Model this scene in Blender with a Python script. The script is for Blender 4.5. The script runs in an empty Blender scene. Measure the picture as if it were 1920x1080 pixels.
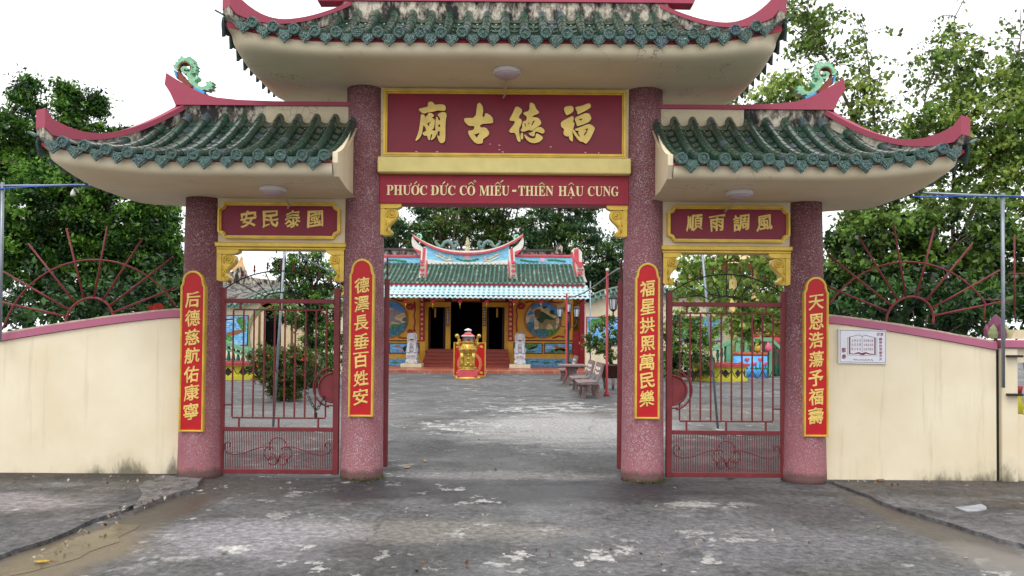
import bpy, math, random
import numpy as np
from mathutils import Vector, Matrix, noise
from mathutils.geometry import tessellate_polygon
R = math.radians
random.seed(7); rng = np.random.default_rng(7)
scene = bpy.context.scene
col = scene.collection

# ------------------------------------------------------------------ camera
CAMPOS = Vector((0.10, -8.8, 1.6))
CAMROT = Matrix.Rotation(R(91.2), 3, 'X') @ Matrix.Rotation(R(.45), 3, 'Z')
cam_data = bpy.data.cameras.new('camera'); cam = bpy.data.objects.new('camera', cam_data); col.objects.link(cam)
cam.matrix_world = Matrix.Translation(CAMPOS) @ CAMROT.to_4x4()
cam_data.sensor_width = 36; cam_data.lens = 36*1450/1920; cam_data.shift_y = 62/1920
cam_data.clip_start = .05; cam_data.clip_end = 2000
scene.camera = cam
# ------------------------------------------------------------------ sky, sun, exposure
SUN_EL, SUN_AZ = 58, 200          # overcast: broad soft sun from behind the viewer
world = bpy.data.worlds.new('World'); scene.world = world; world.use_nodes = True
wn, wl = world.node_tree.nodes, world.node_tree.links
bg = wn['Background']
sky = wn.new('ShaderNodeTexSky'); sky.sky_type = 'NISHITA'; sky.sun_disc = False
sky.sun_elevation = R(SUN_EL); sky.sun_rotation = R(SUN_AZ); sky.dust_density = 4; sky.air_density = 1.0
hs = wn.new('ShaderNodeHueSaturation'); hs.inputs['Saturation'].default_value = .12; hs.inputs['Value'].default_value = 1.0
wl.new(sky.outputs[0], hs.inputs['Color'])
tc = wn.new('ShaderNodeTexCoord'); nz = wn.new('ShaderNodeTexNoise'); nz.inputs['Scale'].default_value = 2.2; nz.inputs['Detail'].default_value = 5
wl.new(tc.outputs['Generated'], nz.inputs['Vector'])
cr = wn.new('ShaderNodeValToRGB'); cr.color_ramp.elements[0].position = .25; cr.color_ramp.elements[1].position = .75
cr.color_ramp.elements[0].color = (14.0, 14.3, 14.8, 1); cr.color_ramp.elements[1].color = (19, 19, 19.2, 1)
wl.new(nz.outputs['Fac'], cr.inputs['Fac'])
mx = wn.new('ShaderNodeMix'); mx.data_type = 'RGBA'; mx.inputs['Factor'].default_value = .88
wl.new(hs.outputs[0], mx.inputs['A']); wl.new(cr.outputs[0], mx.inputs['B']); wl.new(mx.outputs['Result'], bg.inputs['Color'])
bg.inputs['Strength'].default_value = .10
sun_data = bpy.data.lights.new('sun', 'SUN'); sun = bpy.data.objects.new('sun', sun_data); col.objects.link(sun)
sun_data.energy = 1.3; sun_data.angle = R(25); sun_data.color = (1, .96, .9)
sun.rotation_euler = (R(90-SUN_EL), 0, R(-20))
scene.view_settings.view_transform = 'Standard'; scene.view_settings.look = 'None'
scene.view_settings.exposure = 0.0; scene.view_settings.gamma = 1; scene.view_settings.use_curve_mapping = False
try:
    scene.cycles.max_bounces = 6; scene.cycles.transparent_max_bounces = 4; scene.cycles.use_denoising = True
except Exception: pass

# ------------------------------------------------------------------ helpers
def P(x, y, Y):
    "the point of the plane at depth Y seen at photo pixel (x, y)"
    d = CAMROT @ Vector(((x-960)/1450, -(y-602)/1450, -1)); return CAMPOS + d*((Y-CAMPOS.y)/d.y)
def G(x, y, Z=0.0):
    d = CAMROT @ Vector(((x-960)/1450, -(y-602)/1450, -1)); return CAMPOS + d*((Z-CAMPOS.z)/d.z)

class MB:
    def __init__(s): s.v = []; s.f = []; s.m = []; s.s = []
    def add(s, vs, fs, mi=0, sm=False):
        o = len(s.v); s.v += [tuple(v) for v in vs]
        for f in fs: s.f.append([i+o for i in f]); s.m.append(mi); s.s.append(sm)
        return s
    def box(s, x0, x1, y0, y1, z0, z1, mi=0):
        v = [(x, y, z) for z in (z0, z1) for y in (y0, y1) for x in (x0, x1)]
        return s.add(v, [(0,2,3,1),(4,5,7,6),(0,1,5,4),(2,6,7,3),(0,4,6,2),(1,3,7,5)], mi)
    def bev(s, x0, x1, y0, y1, z0, z1, b=.01, mi=0):
        "box with chamfered edges"
        X, Y, Z = (x0, x0+b, x1-b, x1), (y0, y0+b, y1-b, y1), (z0, z0+b, z1-b, z1)
        v = []; idx = {}
        for i in range(4):
            for j in range(4):
                for k in range(4):
                    if (i in (0, 3))+(j in (0, 3))+(k in (0, 3)) == 1: idx[(i, j, k)] = len(v); v.append((X[i], Y[j], Z[k]))
        g = lambda *a: idx[a]
        f = [[g(0,1,1),g(0,1,2),g(0,2,2),g(0,2,1)],[g(3,1,1),g(3,2,1),g(3,2,2),g(3,1,2)],[g(1,0,1),g(2,0,1),g(2,0,2),g(1,0,2)],
             [g(1,3,1),g(1,3,2),g(2,3,2),g(2,3,1)],[g(1,1,0),g(1,2,0),g(2,2,0),g(2,1,0)],[g(1,1,3),g(2,1,3),g(2,2,3),g(1,2,3)]]
        for a, aa in ((0, 1), (3, 2)):
            for c, cc in ((0, 1), (3, 2)):
                f += [[g(a,cc,1),g(a,cc,2),g(aa,c,2),g(aa,c,1)],[g(a,1,cc),g(a,2,cc),g(aa,2,c),g(aa,1,c)],[g(1,a,cc),g(2,a,cc),g(2,aa,c),g(1,aa,c)]]
                for e, ee in ((0, 1), (3, 2)): f.append([g(a,cc,ee),g(aa,c,ee),g(aa,cc,e)])
        return s.add(v, f, mi)
    def rbox(s, c, size, rot, mi=0):
        "box rotated by a 3x3 matrix about its centre"
        hx, hy, hz = [q/2 for q in size]
        v = [Vector(c)+rot @ Vector((x, y, z)) for z in (-hz, hz) for y in (-hy, hy) for x in (-hx, hx)]
        return s.add(v, [(0,2,3,1),(4,5,7,6),(0,1,5,4),(2,6,7,3),(0,4,6,2),(1,3,7,5)], mi)
    def tube(s, pts, r, n=8, mi=0, cap=True, sm=True):
        pts = [Vector(p) for p in pts]; k = len(pts)
        rs = r if isinstance(r, (list, tuple)) else [r]*k
        t0 = (pts[1]-pts[0]).normalized(); a = t0.orthogonal().normalized(); vs = []
        for i, p in enumerate(pts):
            t = (pts[min(i+1, k-1)]-pts[max(i-1, 0)])
            t = t.normalized() if t.length > 1e-9 else t0
            a = a-t*a.dot(t); a = a.normalized() if a.length > 1e-6 else t.orthogonal().normalized()
            b = t.cross(a)
            vs += [p+(a*math.cos(2*math.pi*j/n)+b*math.sin(2*math.pi*j/n))*rs[i] for j in range(n)]
        fs = [(i*n+j, i*n+(j+1) % n, (i+1)*n+(j+1) % n, (i+1)*n+j) for i in range(k-1) for j in range(n)]
        s.add(vs, fs, mi, sm)
        if cap:
            o = len(s.v)-k*n
            s.f.append([o+j for j in range(n)][::-1]); s.m.append(mi); s.s.append(False)
            s.f.append([o+(k-1)*n+j for j in range(n)]); s.m.append(mi); s.s.append(False)
        return s
    def lathe(s, c, prof, n=20, mi=0, sm=True, axis='z', sx=1, sy=1):
        c = Vector(c); vs = []
        for r_, h in prof:
            for j in range(n):
                a = 2*math.pi*j/n; q = (r_*math.cos(a)*sx, r_*math.sin(a)*sy, h)
                if axis == 'y': q = (q[0], -h, q[1])
                vs.append(c+Vector(q))
        k = len(prof)
        fs = [(i*n+j, i*n+(j+1) % n, (i+1)*n+(j+1) % n, (i+1)*n+j) for i in range(k-1) for j in range(n)]
        if prof[0][0] > 1e-4: fs.append(tuple(range(n))[::-1])
        if prof[-1][0] > 1e-4: fs.append(tuple((k-1)*n+j for j in range(n)))
        return s.add(vs, fs, mi, sm)
    def ball(s, c, r, n=12, mi=0, sc=(1, 1, 1), sm=True):
        m = max(5, n*2//3)
        return s.lathe((0, 0, 0), [(math.sin(math.pi*i/m)*r, -math.cos(math.pi*i/m)*r) for i in range(m+1)], n, mi, sm)._mv(c, sc, n*(m+1))
    def _mv(s, c, sc, k):
        for i in range(len(s.v)-k, len(s.v)):
            v = s.v[i]; s.v[i] = (v[0]*sc[0]+c[0], v[1]*sc[1]+c[1], v[2]*sc[2]+c[2])
        return s
    def prism(s, poly, fn, d0, d1, mi=0, holes=(), mside=None):
        "poly [(a,b)], fn(a,b,d)->xyz; d0 is the far (back) depth, d1 the front"
        loops = [list(poly)]+[list(h) for h in holes]; flat = [p for l in loops for p in l]; n = len(flat)
        tris = tessellate_polygon([[Vector((p[0], p[1], 0)) for p in l] for l in loops])
        v = [fn(p[0], p[1], d1) for p in flat]+[fn(p[0], p[1], d0) for p in flat]
        s.add(v, [tuple(t) for t in tris]+[(t[2]+n, t[1]+n, t[0]+n) for t in tris], mi)
        o = len(s.v)-2*n; b = 0
        for l in loops:
            m = len(l)
            for i in range(m):
                s.f.append([o+b+i, o+b+(i+1) % m, o+n+b+(i+1) % m, o+n+b+i]); s.m.append(mi if mside is None else mside); s.s.append(False)
            b += m
        return s
    def grid(s, us, vs, fn, mi=0, sm=True):
        p = [fn(u, v) for u in us for v in vs]; n = len(vs)
        return s.add(p, [(i*n+j, (i+1)*n+j, (i+1)*n+j+1, i*n+j+1) for i in range(len(us)-1) for j in range(n-1)], mi, sm)

ORG = {}
def obj(name, mb, mats, parent=None, flip=None):
    "link mb as ONE mesh object; vertices are in world space (parents are unrotated while building)"
    o0 = ORG.get(parent.name, Vector()) if parent else Vector()
    me = bpy.data.meshes.new(name)
    vs = mb.v if o0.length == 0 else [(v[0]-o0.x, v[1]-o0.y, v[2]-o0.z) for v in mb.v]
    me.from_pydata(vs, [], mb.f)
    for m in (mats if isinstance(mats, (list, tuple)) else [mats]): me.materials.append(m)
    me.polygons.foreach_set('material_index', mb.m); me.polygons.foreach_set('use_smooth', mb.s)
    me.validate(); me.update()
    o = bpy.data.objects.new(name, me); col.objects.link(o)
    if parent: o.parent = parent; ORG[o.name] = o0
    return o
def thing(name, label, cat, loc=(0, 0, 0), group=None):
    o = bpy.data.objects.new(name, None); col.objects.link(o); o.location = loc; o.empty_display_size = .2
    ORG[o.name] = Vector(loc); return tag(o, label, cat, group)
def tag(o, label, cat, group=None):
    o['label'] = label; o['category'] = cat
    if group: o['group'] = group
    return o
def struct(name, mb, mats, kind='structure'):
    o = obj(name, mb, mats); o['kind'] = kind; return o
def copy_tree(o, parent=None):
    c = o.copy(); col.objects.link(c)
    if parent: c.parent = parent
    for ch in o.children: copy_tree(ch, c)
    return c
def cl(x, a=0., b=1.): return max(a, min(b, x))
def lin(h):
    h = h.lstrip('#'); f = lambda c: c/12.92 if c <= .04045 else ((c+.055)/1.055)**2.4
    return tuple(f(int(h[i:i+2], 16)/255) for i in (0, 2, 4))
def chaikin(p, it=1, closed=True):
    for _ in range(it):
        q = []; n = len(p)
        for i in range(n if closed else n-1):
            a, b = p[i], p[(i+1) % n]
            q += [tuple(.75*x+.25*y for x, y in zip(a, b)), tuple(.25*x+.75*y for x, y in zip(a, b))]
        p = q if closed else [p[0]]+q+[p[-1]]
    return p

# ------------------------------------------------------------------ materials
class NT:
    def __init__(s, name):
        s.mat = bpy.data.materials.new(name); s.mat.use_nodes = True; s.t = s.mat.node_tree
        s.b = s.t.nodes['Principled BSDF']; s.tc = s.n('ShaderNodeTexCoord')
    def n(s, typ, **kw):
        o = s.t.nodes.new(typ)
        for k, v in kw.items(): setattr(o, k, v)
        return o
    def l(s, a, b): s.t.links.new(a, b)
    def noise(s, scale=5, detail=4, rough=.55, vec=None, stretch=None, dist=0, seed=None):
        o = s.n('ShaderNodeTexNoise'); o.inputs['Scale'].default_value = scale; o.inputs['Detail'].default_value = detail
        o.inputs['Roughness'].default_value = rough; o.inputs['Distortion'].default_value = dist
        src = vec or s.tc.outputs['Object']
        if stretch or seed:
            mp = s.n('ShaderNodeMapping'); mp.inputs['Scale'].default_value = stretch or (1, 1, 1)
            if seed: mp.inputs['Location'].default_value = (seed*3.7, seed*1.9, seed*5.1)
            s.l(src, mp.inputs['Vector']); src = mp.outputs[0]
        s.l(src, o.inputs['Vector']); return o.outputs['Fac']
    def ramp(s, fac, *stops):
        o = s.n('ShaderNodeValToRGB'); e = o.color_ramp.elements
        while len(e) < len(stops): e.new(.5)
        for i, (p, c) in enumerate(stops):
            e[i].position = p; e[i].color = (c, c, c, 1) if isinstance(c, (int, float)) else (*c, 1)
        s.l(fac, o.inputs['Fac']); return o.outputs['Color']
    def mix(s, fac, a, b, mode='MIX'):
        o = s.n('ShaderNodeMix', data_type='RGBA', blend_type=mode)
        for q, k in ((fac, 'Factor'), (a, 'A'), (b, 'B')):
            if isinstance(q, (int, float)): o.inputs[k].default_value = q if k == 'Factor' else (q, q, q, 1)
            elif isinstance(q, tuple): o.inputs[k].default_value = (*q, 1)
            else: s.l(q, o.inputs[k])
        return o.outputs['Result']
    def math(s, op, a, b=None, clamp=False):
        o = s.n('ShaderNodeMath', operation=op, use_clamp=clamp)
        for i, q in enumerate((a, b)):
            if q is None: continue
            if isinstance(q, (int, float)): o.inputs[i].default_value = q
            else: s.l(q, o.inputs[i])
        return o.outputs[0]
    def sep(s, which='Object'):
        o = s.n('ShaderNodeSeparateXYZ'); s.l(s.tc.outputs[which], o.inputs[0]); return o.outputs
    def worldpos(s):
        g = s.n('ShaderNodeNewGeometry'); return g.outputs['Position']
    def bump(s, h, strength=.3, dist=.01):
        o = s.n('ShaderNodeBump'); o.inputs['Strength'].default_value = strength; o.inputs['Distance'].default_value = dist
        s.l(h, o.inputs['Height']); s.l(o.outputs[0], s.b.inputs['Normal'])
    def out(s, c, rough=.6, metal=0, spec=None):
        if isinstance(c, tuple): s.b.inputs['Base Color'].default_value = (*c, 1)
        else: s.l(c, s.b.inputs['Base Color'])
        if isinstance(rough, (int, float)): s.b.inputs['Roughness'].default_value = rough
        else: s.l(rough, s.b.inputs['Roughness'])
        s.b.inputs['Metallic'].default_value = metal
        if spec is not None: s.b.inputs['Specular IOR Level'].default_value = spec
        return s.mat
MATS = {}
def mat(name, c, rough=.6, var=.18, scale=6, bump=.15, bscale=60, dist=.004, c2=None, th=.62, c2scale=14, metal=0, spec=.4, isl=0):
    if name in MATS: return MATS[name]
    t = NT(name); f = t.noise(scale, 5)
    a = tuple(x*(1-var) for x in c); b = tuple(min(1, x*(1+var)) for x in c)
    cc = t.mix(t.ramp(f, (.3, 0.), (.7, 1.)), a, b)
    if isl:
        g = t.n('ShaderNodeNewGeometry'); cc = t.mix(t.ramp(g.outputs['Random Per Island'], (0, 1-isl), (1, 1+isl)), cc, cc) if False else \
            t.mix(1.0, cc, t.ramp(g.outputs['Random Per Island'], (0., max(0, 1-isl)), (1., 1.)), 'MULTIPLY')
    if c2: cc = t.mix(t.ramp(t.noise(c2scale, 8, .7), (th, 0.), (min(1, th+.07), 1.)), cc, c2)
    if bump: t.bump(t.noise(bscale, 3), bump, dist)
    MATS[name] = t.out(cc, rough, metal, spec); return MATS[name]

CREAM = lin('EAD9B4'); PINK = lin('B84E63')
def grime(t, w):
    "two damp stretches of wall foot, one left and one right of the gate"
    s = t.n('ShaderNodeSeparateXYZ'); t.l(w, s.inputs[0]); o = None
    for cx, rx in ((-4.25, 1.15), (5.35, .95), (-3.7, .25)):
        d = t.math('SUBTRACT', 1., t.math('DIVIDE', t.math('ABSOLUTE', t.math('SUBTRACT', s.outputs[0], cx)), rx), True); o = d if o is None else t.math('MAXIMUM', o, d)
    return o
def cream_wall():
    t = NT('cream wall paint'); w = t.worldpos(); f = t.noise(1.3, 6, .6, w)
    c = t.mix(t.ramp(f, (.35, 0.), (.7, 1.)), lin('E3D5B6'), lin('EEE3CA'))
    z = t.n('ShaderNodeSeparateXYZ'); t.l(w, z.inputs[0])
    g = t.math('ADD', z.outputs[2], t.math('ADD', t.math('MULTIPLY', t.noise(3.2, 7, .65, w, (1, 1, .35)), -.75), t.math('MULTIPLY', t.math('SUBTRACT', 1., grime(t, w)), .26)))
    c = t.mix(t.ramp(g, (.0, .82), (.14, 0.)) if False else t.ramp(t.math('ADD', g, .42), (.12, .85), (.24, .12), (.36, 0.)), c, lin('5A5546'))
    st = t.ramp(t.noise(2.2, 6, .7, w, (3, 1, .2), seed=2), (.56, 0.), (.74, .36)); c = t.mix(st, c, lin('A08E6A'))
    sp = t.ramp(t.noise(30, 4, .6, w), (.76, 0.), (.80, .7)); c = t.mix(sp, c, lin('6E6350'))
    v = t.n('ShaderNodeTexVoronoi', feature='DISTANCE_TO_EDGE'); v.inputs['Scale'].default_value = .9
    ns = t.n('ShaderNodeVectorMath', operation='ADD'); t.l(w, ns.inputs[0])
    nn = t.n('ShaderNodeTexNoise'); nn.inputs['Scale'].default_value = 3; nn.inputs['Detail'].default_value = 6; t.l(w, nn.inputs['Vector']); t.l(nn.outputs['Color'], ns.inputs[1]); t.l(ns.outputs[0], v.inputs['Vector'])
    ck = t.math('MULTIPLY', t.ramp(v.outputs['Distance'], (0., 1.), (.006, 0.)), t.ramp(t.noise(.8, 2, .5, w, seed=5), (.76, 0.), (.80, .7)))
    c = t.mix(ck, c, lin('4A4238'))
    t.bump(t.noise(70, 4, .6, w), .12, .004); return t.out(c, .75, 0, .3)
def eave_paint():
    t = NT('cream eave paint'); f = t.noise(1.6, 5)
    c = t.mix(t.ramp(f, (.35, 0.), (.7, 1.)), lin('E4D5B3'), lin('EEE1C4'))
    c = t.mix(t.ramp(t.noise(3, 6, .7, None, (1, 1, .5), seed=3), (.60, 0.), (.74, .35)), c, lin('A88F62'))
    v = t.n('ShaderNodeTexVoronoi', feature='DISTANCE_TO_EDGE'); v.inputs['Scale'].default_value = 1.4
    nn = t.n('ShaderNodeTexNoise'); nn.inputs['Scale'].default_value = 4; nn.inputs['Detail'].default_value = 6
    ns = t.n('ShaderNodeVectorMath', operation='ADD'); t.l(t.tc.outputs['Object'], ns.inputs[0]); t.l(t.tc.outputs['Object'], nn.inputs['Vector']); t.l(nn.outputs['Color'], ns.inputs[1]); t.l(ns.outputs[0], v.inputs['Vector'])
    ck = t.math('MULTIPLY', t.ramp(v.outputs['Distance'], (0., 1.), (.007, 0.)), t.ramp(t.noise(1.1, 2, .5, None, seed=8), (.57, 0.), (.62, .9)))
    c = t.mix(ck, c, lin('5C4A34')); t.bump(t.noise(60, 4), .08, .004); return t.out(c, .6, 0, .35)
def weathered(name, c0, mold=.5, scale=3, crack=1):
    t = NT(name); w = t.worldpos()
    c = t.mix(t.noise(4, 5, .6, w), tuple(x*.85 for x in c0), c0)
    m = t.ramp(t.noise(scale, 9, .75, w, (1.6, 1.6, .8)), (mold-.07, 0.), (mold+.05, 1.))
    c = t.mix(m, c, lin('2E2B2A'))
    m2 = t.ramp(t.noise(scale*4, 8, .7, w, (1, 1, .5), seed=4), (.52 if mold < .7 else .66, 0.), (.64 if mold < .7 else .76, .9)); c = t.mix(m2, c, lin('4B4744'))
    v = t.n('ShaderNodeTexVoronoi', feature='DISTANCE_TO_EDGE'); v.inputs['Scale'].default_value = 9
    t.l(w, v.inputs['Vector']); c = t.mix(t.math('MULTIPLY', t.ramp(v.outputs['Distance'], (0., .8), (.03, 0.)), t.ramp(t.noise(1.5, 3, .5, w, seed=6), (.45, 0.), (.6, 1.)) if crack else 0.), c, lin('332F2D'))
    t.bump(t.noise(40, 6, .7, w), .4, .008); return t.out(c, .85, 0, .2)
def granite(name, dark, pale, th=.54):
    t = NT(name); w = t.worldpos()
    big = t.noise(1.7, 5, .6, w, (1, 1, .6)); c = t.mix(t.ramp(big, (.3, 0.), (.7, 1.)), tuple(x*.72 for x in dark), dark)
    z = t.n('ShaderNodeSeparateXYZ'); t.l(w, z.inputs[0])
    # paler towards the foot: weathering and brighter light there, both put into the colour
    wear_and_light = t.ramp(t.math('ADD', z.outputs[2], t.math('MULTIPLY', t.noise(2.5, 5, .6, w, seed=3), 1.2)), (.9/3, .85), (1., 0.)) if False else \
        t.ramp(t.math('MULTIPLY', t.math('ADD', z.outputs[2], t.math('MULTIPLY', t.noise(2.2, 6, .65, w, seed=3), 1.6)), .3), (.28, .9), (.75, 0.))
    c = t.mix(wear_and_light, c, lin('A4666E'))
    sp = t.ramp(t.noise(75, 4, .6, w), (th, 0.), (th+.10, .95))
    msk = t.ramp(t.noise(2.6, 5, .6, w, seed=6), (.30, .2), (.58, 1.))
    c = t.mix(t.math('MULTIPLY', sp, msk), c, pale)
    ch = t.ramp(t.noise(3.4, 8, .7, w, (2, 2, .6), seed=9), (.66, 0.), (.72, .75)); c = t.mix(ch, c, lin('B9A6A0'))
    dk = t.ramp(t.noise(2.4, 7, .65, w, (1, 1, .45), seed=12), (.56, 0.), (.72, .45)); c = t.mix(dk, c, lin('66323A')); bz = t.ramp(t.math('ADD', z.outputs[2], t.math('MULTIPLY', t.noise(6, 6, .7, w, seed=14), -.16)), (-.02, .8), (.05, 0.)); c = t.mix(bz, c, lin('5A4A42'))
    t.bump(t.noise(50, 6, .7, w), .55, .006); return t.out(c, .72, 0, .3)
def glaze(name, c1, c2, c3, rough=.14, carve=0):
    t = NT(name); g = t.n('ShaderNodeNewGeometry')
    c = t.ramp(g.outputs['Random Per Island'], (0., c1), (.45, c2), (.8, c2), (1., c3))
    c = t.mix(t.ramp(t.noise(18, 6, .65), (.5, 0.), (.75, .7)), c, tuple(x*.45+.004 for x in c1))
    c = t.mix(t.ramp(t.noise(9, 8, .7, None, None, 0, 4), (.62, 0.), (.76, .6)), c, lin('6A6F68'))
    if carve:
        v = t.n('ShaderNodeTexVoronoi', feature='DISTANCE_TO_EDGE'); v.inputs['Scale'].default_value = 55; t.l(t.tc.outputs['Object'], v.inputs['Vector'])
        e = t.ramp(v.outputs['Distance'], (0., 0.), (.12, 1.)); c = t.mix(e, tuple(x*.35 for x in c1), c); t.bump(e, .9, .008)
    else: t.bump(t.noise(14, 2), .06, .004)
    return t.out(c, t.ramp(t.noise(14, 6, .7), (.45, rough), (.75, rough+.2)), 0, .9)
def ground_mat(name, base, dark, pale, blobs=(), flake=.64, mud=(), zones=()):
    t = NT(name); w = t.worldpos()
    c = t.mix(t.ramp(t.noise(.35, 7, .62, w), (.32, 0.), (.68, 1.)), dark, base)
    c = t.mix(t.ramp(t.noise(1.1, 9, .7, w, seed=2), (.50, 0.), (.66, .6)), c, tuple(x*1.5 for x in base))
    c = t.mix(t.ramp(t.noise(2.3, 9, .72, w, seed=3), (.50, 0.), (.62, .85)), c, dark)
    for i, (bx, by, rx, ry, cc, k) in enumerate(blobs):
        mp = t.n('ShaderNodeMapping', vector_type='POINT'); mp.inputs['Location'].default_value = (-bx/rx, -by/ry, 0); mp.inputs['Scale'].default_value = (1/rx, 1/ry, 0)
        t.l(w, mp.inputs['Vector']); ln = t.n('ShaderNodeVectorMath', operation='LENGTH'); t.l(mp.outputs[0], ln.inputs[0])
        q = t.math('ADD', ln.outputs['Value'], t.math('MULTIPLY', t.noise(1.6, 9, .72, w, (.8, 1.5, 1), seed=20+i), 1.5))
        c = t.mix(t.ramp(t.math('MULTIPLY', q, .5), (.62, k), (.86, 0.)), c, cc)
    fn_ = t.noise(3.6, 9, .66, w, (1, .9, 1), seed=7); zz_ = None
    for bx, by, rx, ry, k in zones:       # where the pale top coat has flaked through
        mp = t.n('ShaderNodeMapping', vector_type='POINT'); mp.inputs['Location'].default_value = (-bx/rx, -by/ry, 0); mp.inputs['Scale'].default_value = (1/rx, 1/ry, 0)
        t.l(w, mp.inputs['Vector']); ln = t.n('ShaderNodeVectorMath', operation='LENGTH'); t.l(mp.outputs[0], ln.inputs[0])
        e = t.math('MULTIPLY', t.math('SUBTRACT', 1., ln.outputs['Value'], True), k); zz_ = e if zz_ is None else t.math('MAXIMUM', zz_, e)
    if zz_ is not None: fn_ = t.math('ADD', fn_, zz_)
    fl = t.math('MULTIPLY', t.ramp(fn_, (flake, 0.), (flake+.02, .9)), t.ramp(t.math('ADD', t.noise(.5, 3, .5, w, seed=8), zz_) if zz_ is not None else t.noise(.5, 3, .5, w, seed=8), (.42, 0.), (.60, .85)))
    c = t.mix(fl, c, pale)
    gr = t.ramp(t.noise(16, 8, .75, w, seed=15), (.38, .55), (.5, 1.), (.63, 1.6)); c = t.mix(1., c, gr, 'MULTIPLY')
    fk = t.ramp(t.noise(22, 4, .6, w), (.68, 0.), (.72, .7)); c = t.mix(fk, c, pale)
    dk = t.ramp(t.noise(40, 5, .7, w, seed=5), (.60, 0.), (.72, .7)); c = t.mix(dk, c, tuple(x*.5 for x in dark))
    v = t.n('ShaderNodeTexVoronoi', feature='DISTANCE_TO_EDGE'); v.inputs['Scale'].default_value = .38
    nn = t.n('ShaderNodeTexNoise'); nn.inputs['Scale'].default_value = 1.3; nn.inputs['Detail'].default_value = 7
    ns = t.n('ShaderNodeVectorMath', operation='ADD'); t.l(w, ns.inputs[0]); t.l(w, nn.inputs['Vector']); t.l(nn.outputs['Color'], ns.inputs[1]); t.l(ns.outputs[0], v.inputs['Vector'])
    c = t.mix(t.ramp(v.outputs['Distance'], (0., .55), (.006, 0.)), c, tuple(x*.4 for x in dark))
    h = t.math('ADD', t.noise(45, 6, .75, w), t.math('MULTIPLY', fl, .5)); rg = t.ramp(t.noise(.9, 5, .6, w, seed=9), (.35, .45), (.65, .85))
    for i, (x0, y0, x1, y1, wd, cc, k, rr_) in enumerate(mud):      # silt and wet streaks left along the gutters
        mp = t.n('ShaderNodeMapping', vector_type='TEXTURE'); mp.inputs['Location'].default_value = ((x0+x1)/2, (y0+y1)/2, 0); mp.inputs['Rotation'].default_value = (0, 0, math.atan2(y1-y0, x1-x0)); mp.inputs['Scale'].default_value = (math.hypot(x1-x0, y1-y0)/2, wd, 1)
        t.l(w, mp.inputs['Vector']); ln = t.n('ShaderNodeVectorMath', operation='LENGTH'); mm = t.n('ShaderNodeVectorMath', operation='MULTIPLY'); mm.inputs[1].default_value = (1, 1, 0); t.l(mp.outputs[0], mm.inputs[0]); t.l(mm.outputs[0], ln.inputs[0])
        q = t.math('ADD', ln.outputs['Value'], t.math('MULTIPLY', t.math('SUBTRACT', t.noise(2.2, 9, .7, w, seed=40+i), .5), 1.1)); fm = t.ramp(t.math('MULTIPLY', q, .5), (.36, k), (.62, 0.)); c = t.mix(fm, c, cc); rg = t.mix(fm, rg, rr_)
    t.bump(h, .6, .006); return t.out(c, rg, 0, .4)
def leafmat(name, c, tr=.35, var=.5, gloss=.4):
    t = NT(name); g = t.n('ShaderNodeNewGeometry'); hi = tuple(min(1, x*(1+var)) for x in c); lo = tuple(x*(1-var) for x in c)
    cc = t.ramp(g.outputs['Random Per Island'], (0., lo), (.6, c), (1., hi))
    t.out(cc, gloss, 0, .4); b2 = t.n('ShaderNodeBsdfTranslucent'); t.l(cc, b2.inputs['Color'])
    m = t.n('ShaderNodeMixShader'); m.inputs[0].default_value = tr; t.l(t.b.outputs[0], m.inputs[1]); t.l(b2.outputs[0], m.inputs[2])
    t.l(m.outputs[0], t.t.nodes['Material Output'].inputs['Surface']); return t.mat

M_wall = cream_wall(); M_eave = eave_paint()
M_white_w = weathered('moldy white plaster', lin('CFC6B4'), .5)
M_white_c = weathered('lightly stained plaster', lin('DDCFB0'), .72)
M_pink = weathered('faded pink paint', lin('AE5668'), .76, 2.5, 0)
M_cope = weathered('faded mauve coping paint', lin('B87088'), .76, 2.5, 0)
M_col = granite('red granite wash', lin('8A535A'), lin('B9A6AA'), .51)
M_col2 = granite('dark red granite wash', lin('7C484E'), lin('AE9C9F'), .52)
M_gold = mat('gold paint', lin('D9B74A'), .38, .16, 7, .2, 40, .004, lin('8A6420'), .70, 18, .25, .5)
M_goldbeam = mat('pale gold paint', lin('EAD98C'), .55, .08, 5, .1, 60, .003, lin('9C7F40'), .74, 30)
M_panel = mat('crimson board paint', lin('82102C'), .42, .14, 2.5, .05, 50, .002, lin('4E1020'), .70, 6, 0, .45)
M_lintel = mat('red lintel paint', lin('9E2238'), .5, .1, 3, .06, 60, .002, lin('C99aa0'), .76, 20)
M_coup = mat('bright red board', lin('B80E1A'), .45, .1, 5, .05, 60, .002)
M_tile = glaze('green glazed tile', (.014, .042, .027), (.025, .068, .046), (.08, .11, .135), .11)
M_rim = mat('pale tile lip', lin('3F5E4A'), .25, .3, 20)
M_disc = glaze('carved green glaze', (.04, .11, .085), (.055, .145, .12), (.05, .11, .15), .3, 1)
M_redstrip = mat('red fascia strip', lin('9E2C3E'), .6, .2, 6)
M_iron = mat('red painted iron', lin('762A2F'), .5, .22, 6, .2, 60, .003, lin('4A1E18'), .66, 16)
M_irond = mat('dark red iron', lin('6E2228'), .55, .25, 6, .2, 60, .003, lin('2A1512'), .58, 16)
M_black = mat('rusty black rod', lin('2A2020'), .6, .3, 20)
M_galv = mat('galvanised steel', lin('8C949C'), .4, .15, 8, .05, 60, .002, None, .6, 14, .55)
M_lampw = mat('lamp white plastic', lin('D8D2CE'), .35, .05)
M_white = mat('white paint', lin('E2DED6'), .6, .1, 6, .1, 50, .003, lin('8f8a80'), .70)
M_red = mat('gloss red paint', lin('9E2832'), .45, .15, 5)
M_hpink = mat('coral trim paint', lin('C9505A'), .55, .15, 5, .1, 50, .003, lin('7a4040'), .72)
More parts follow.
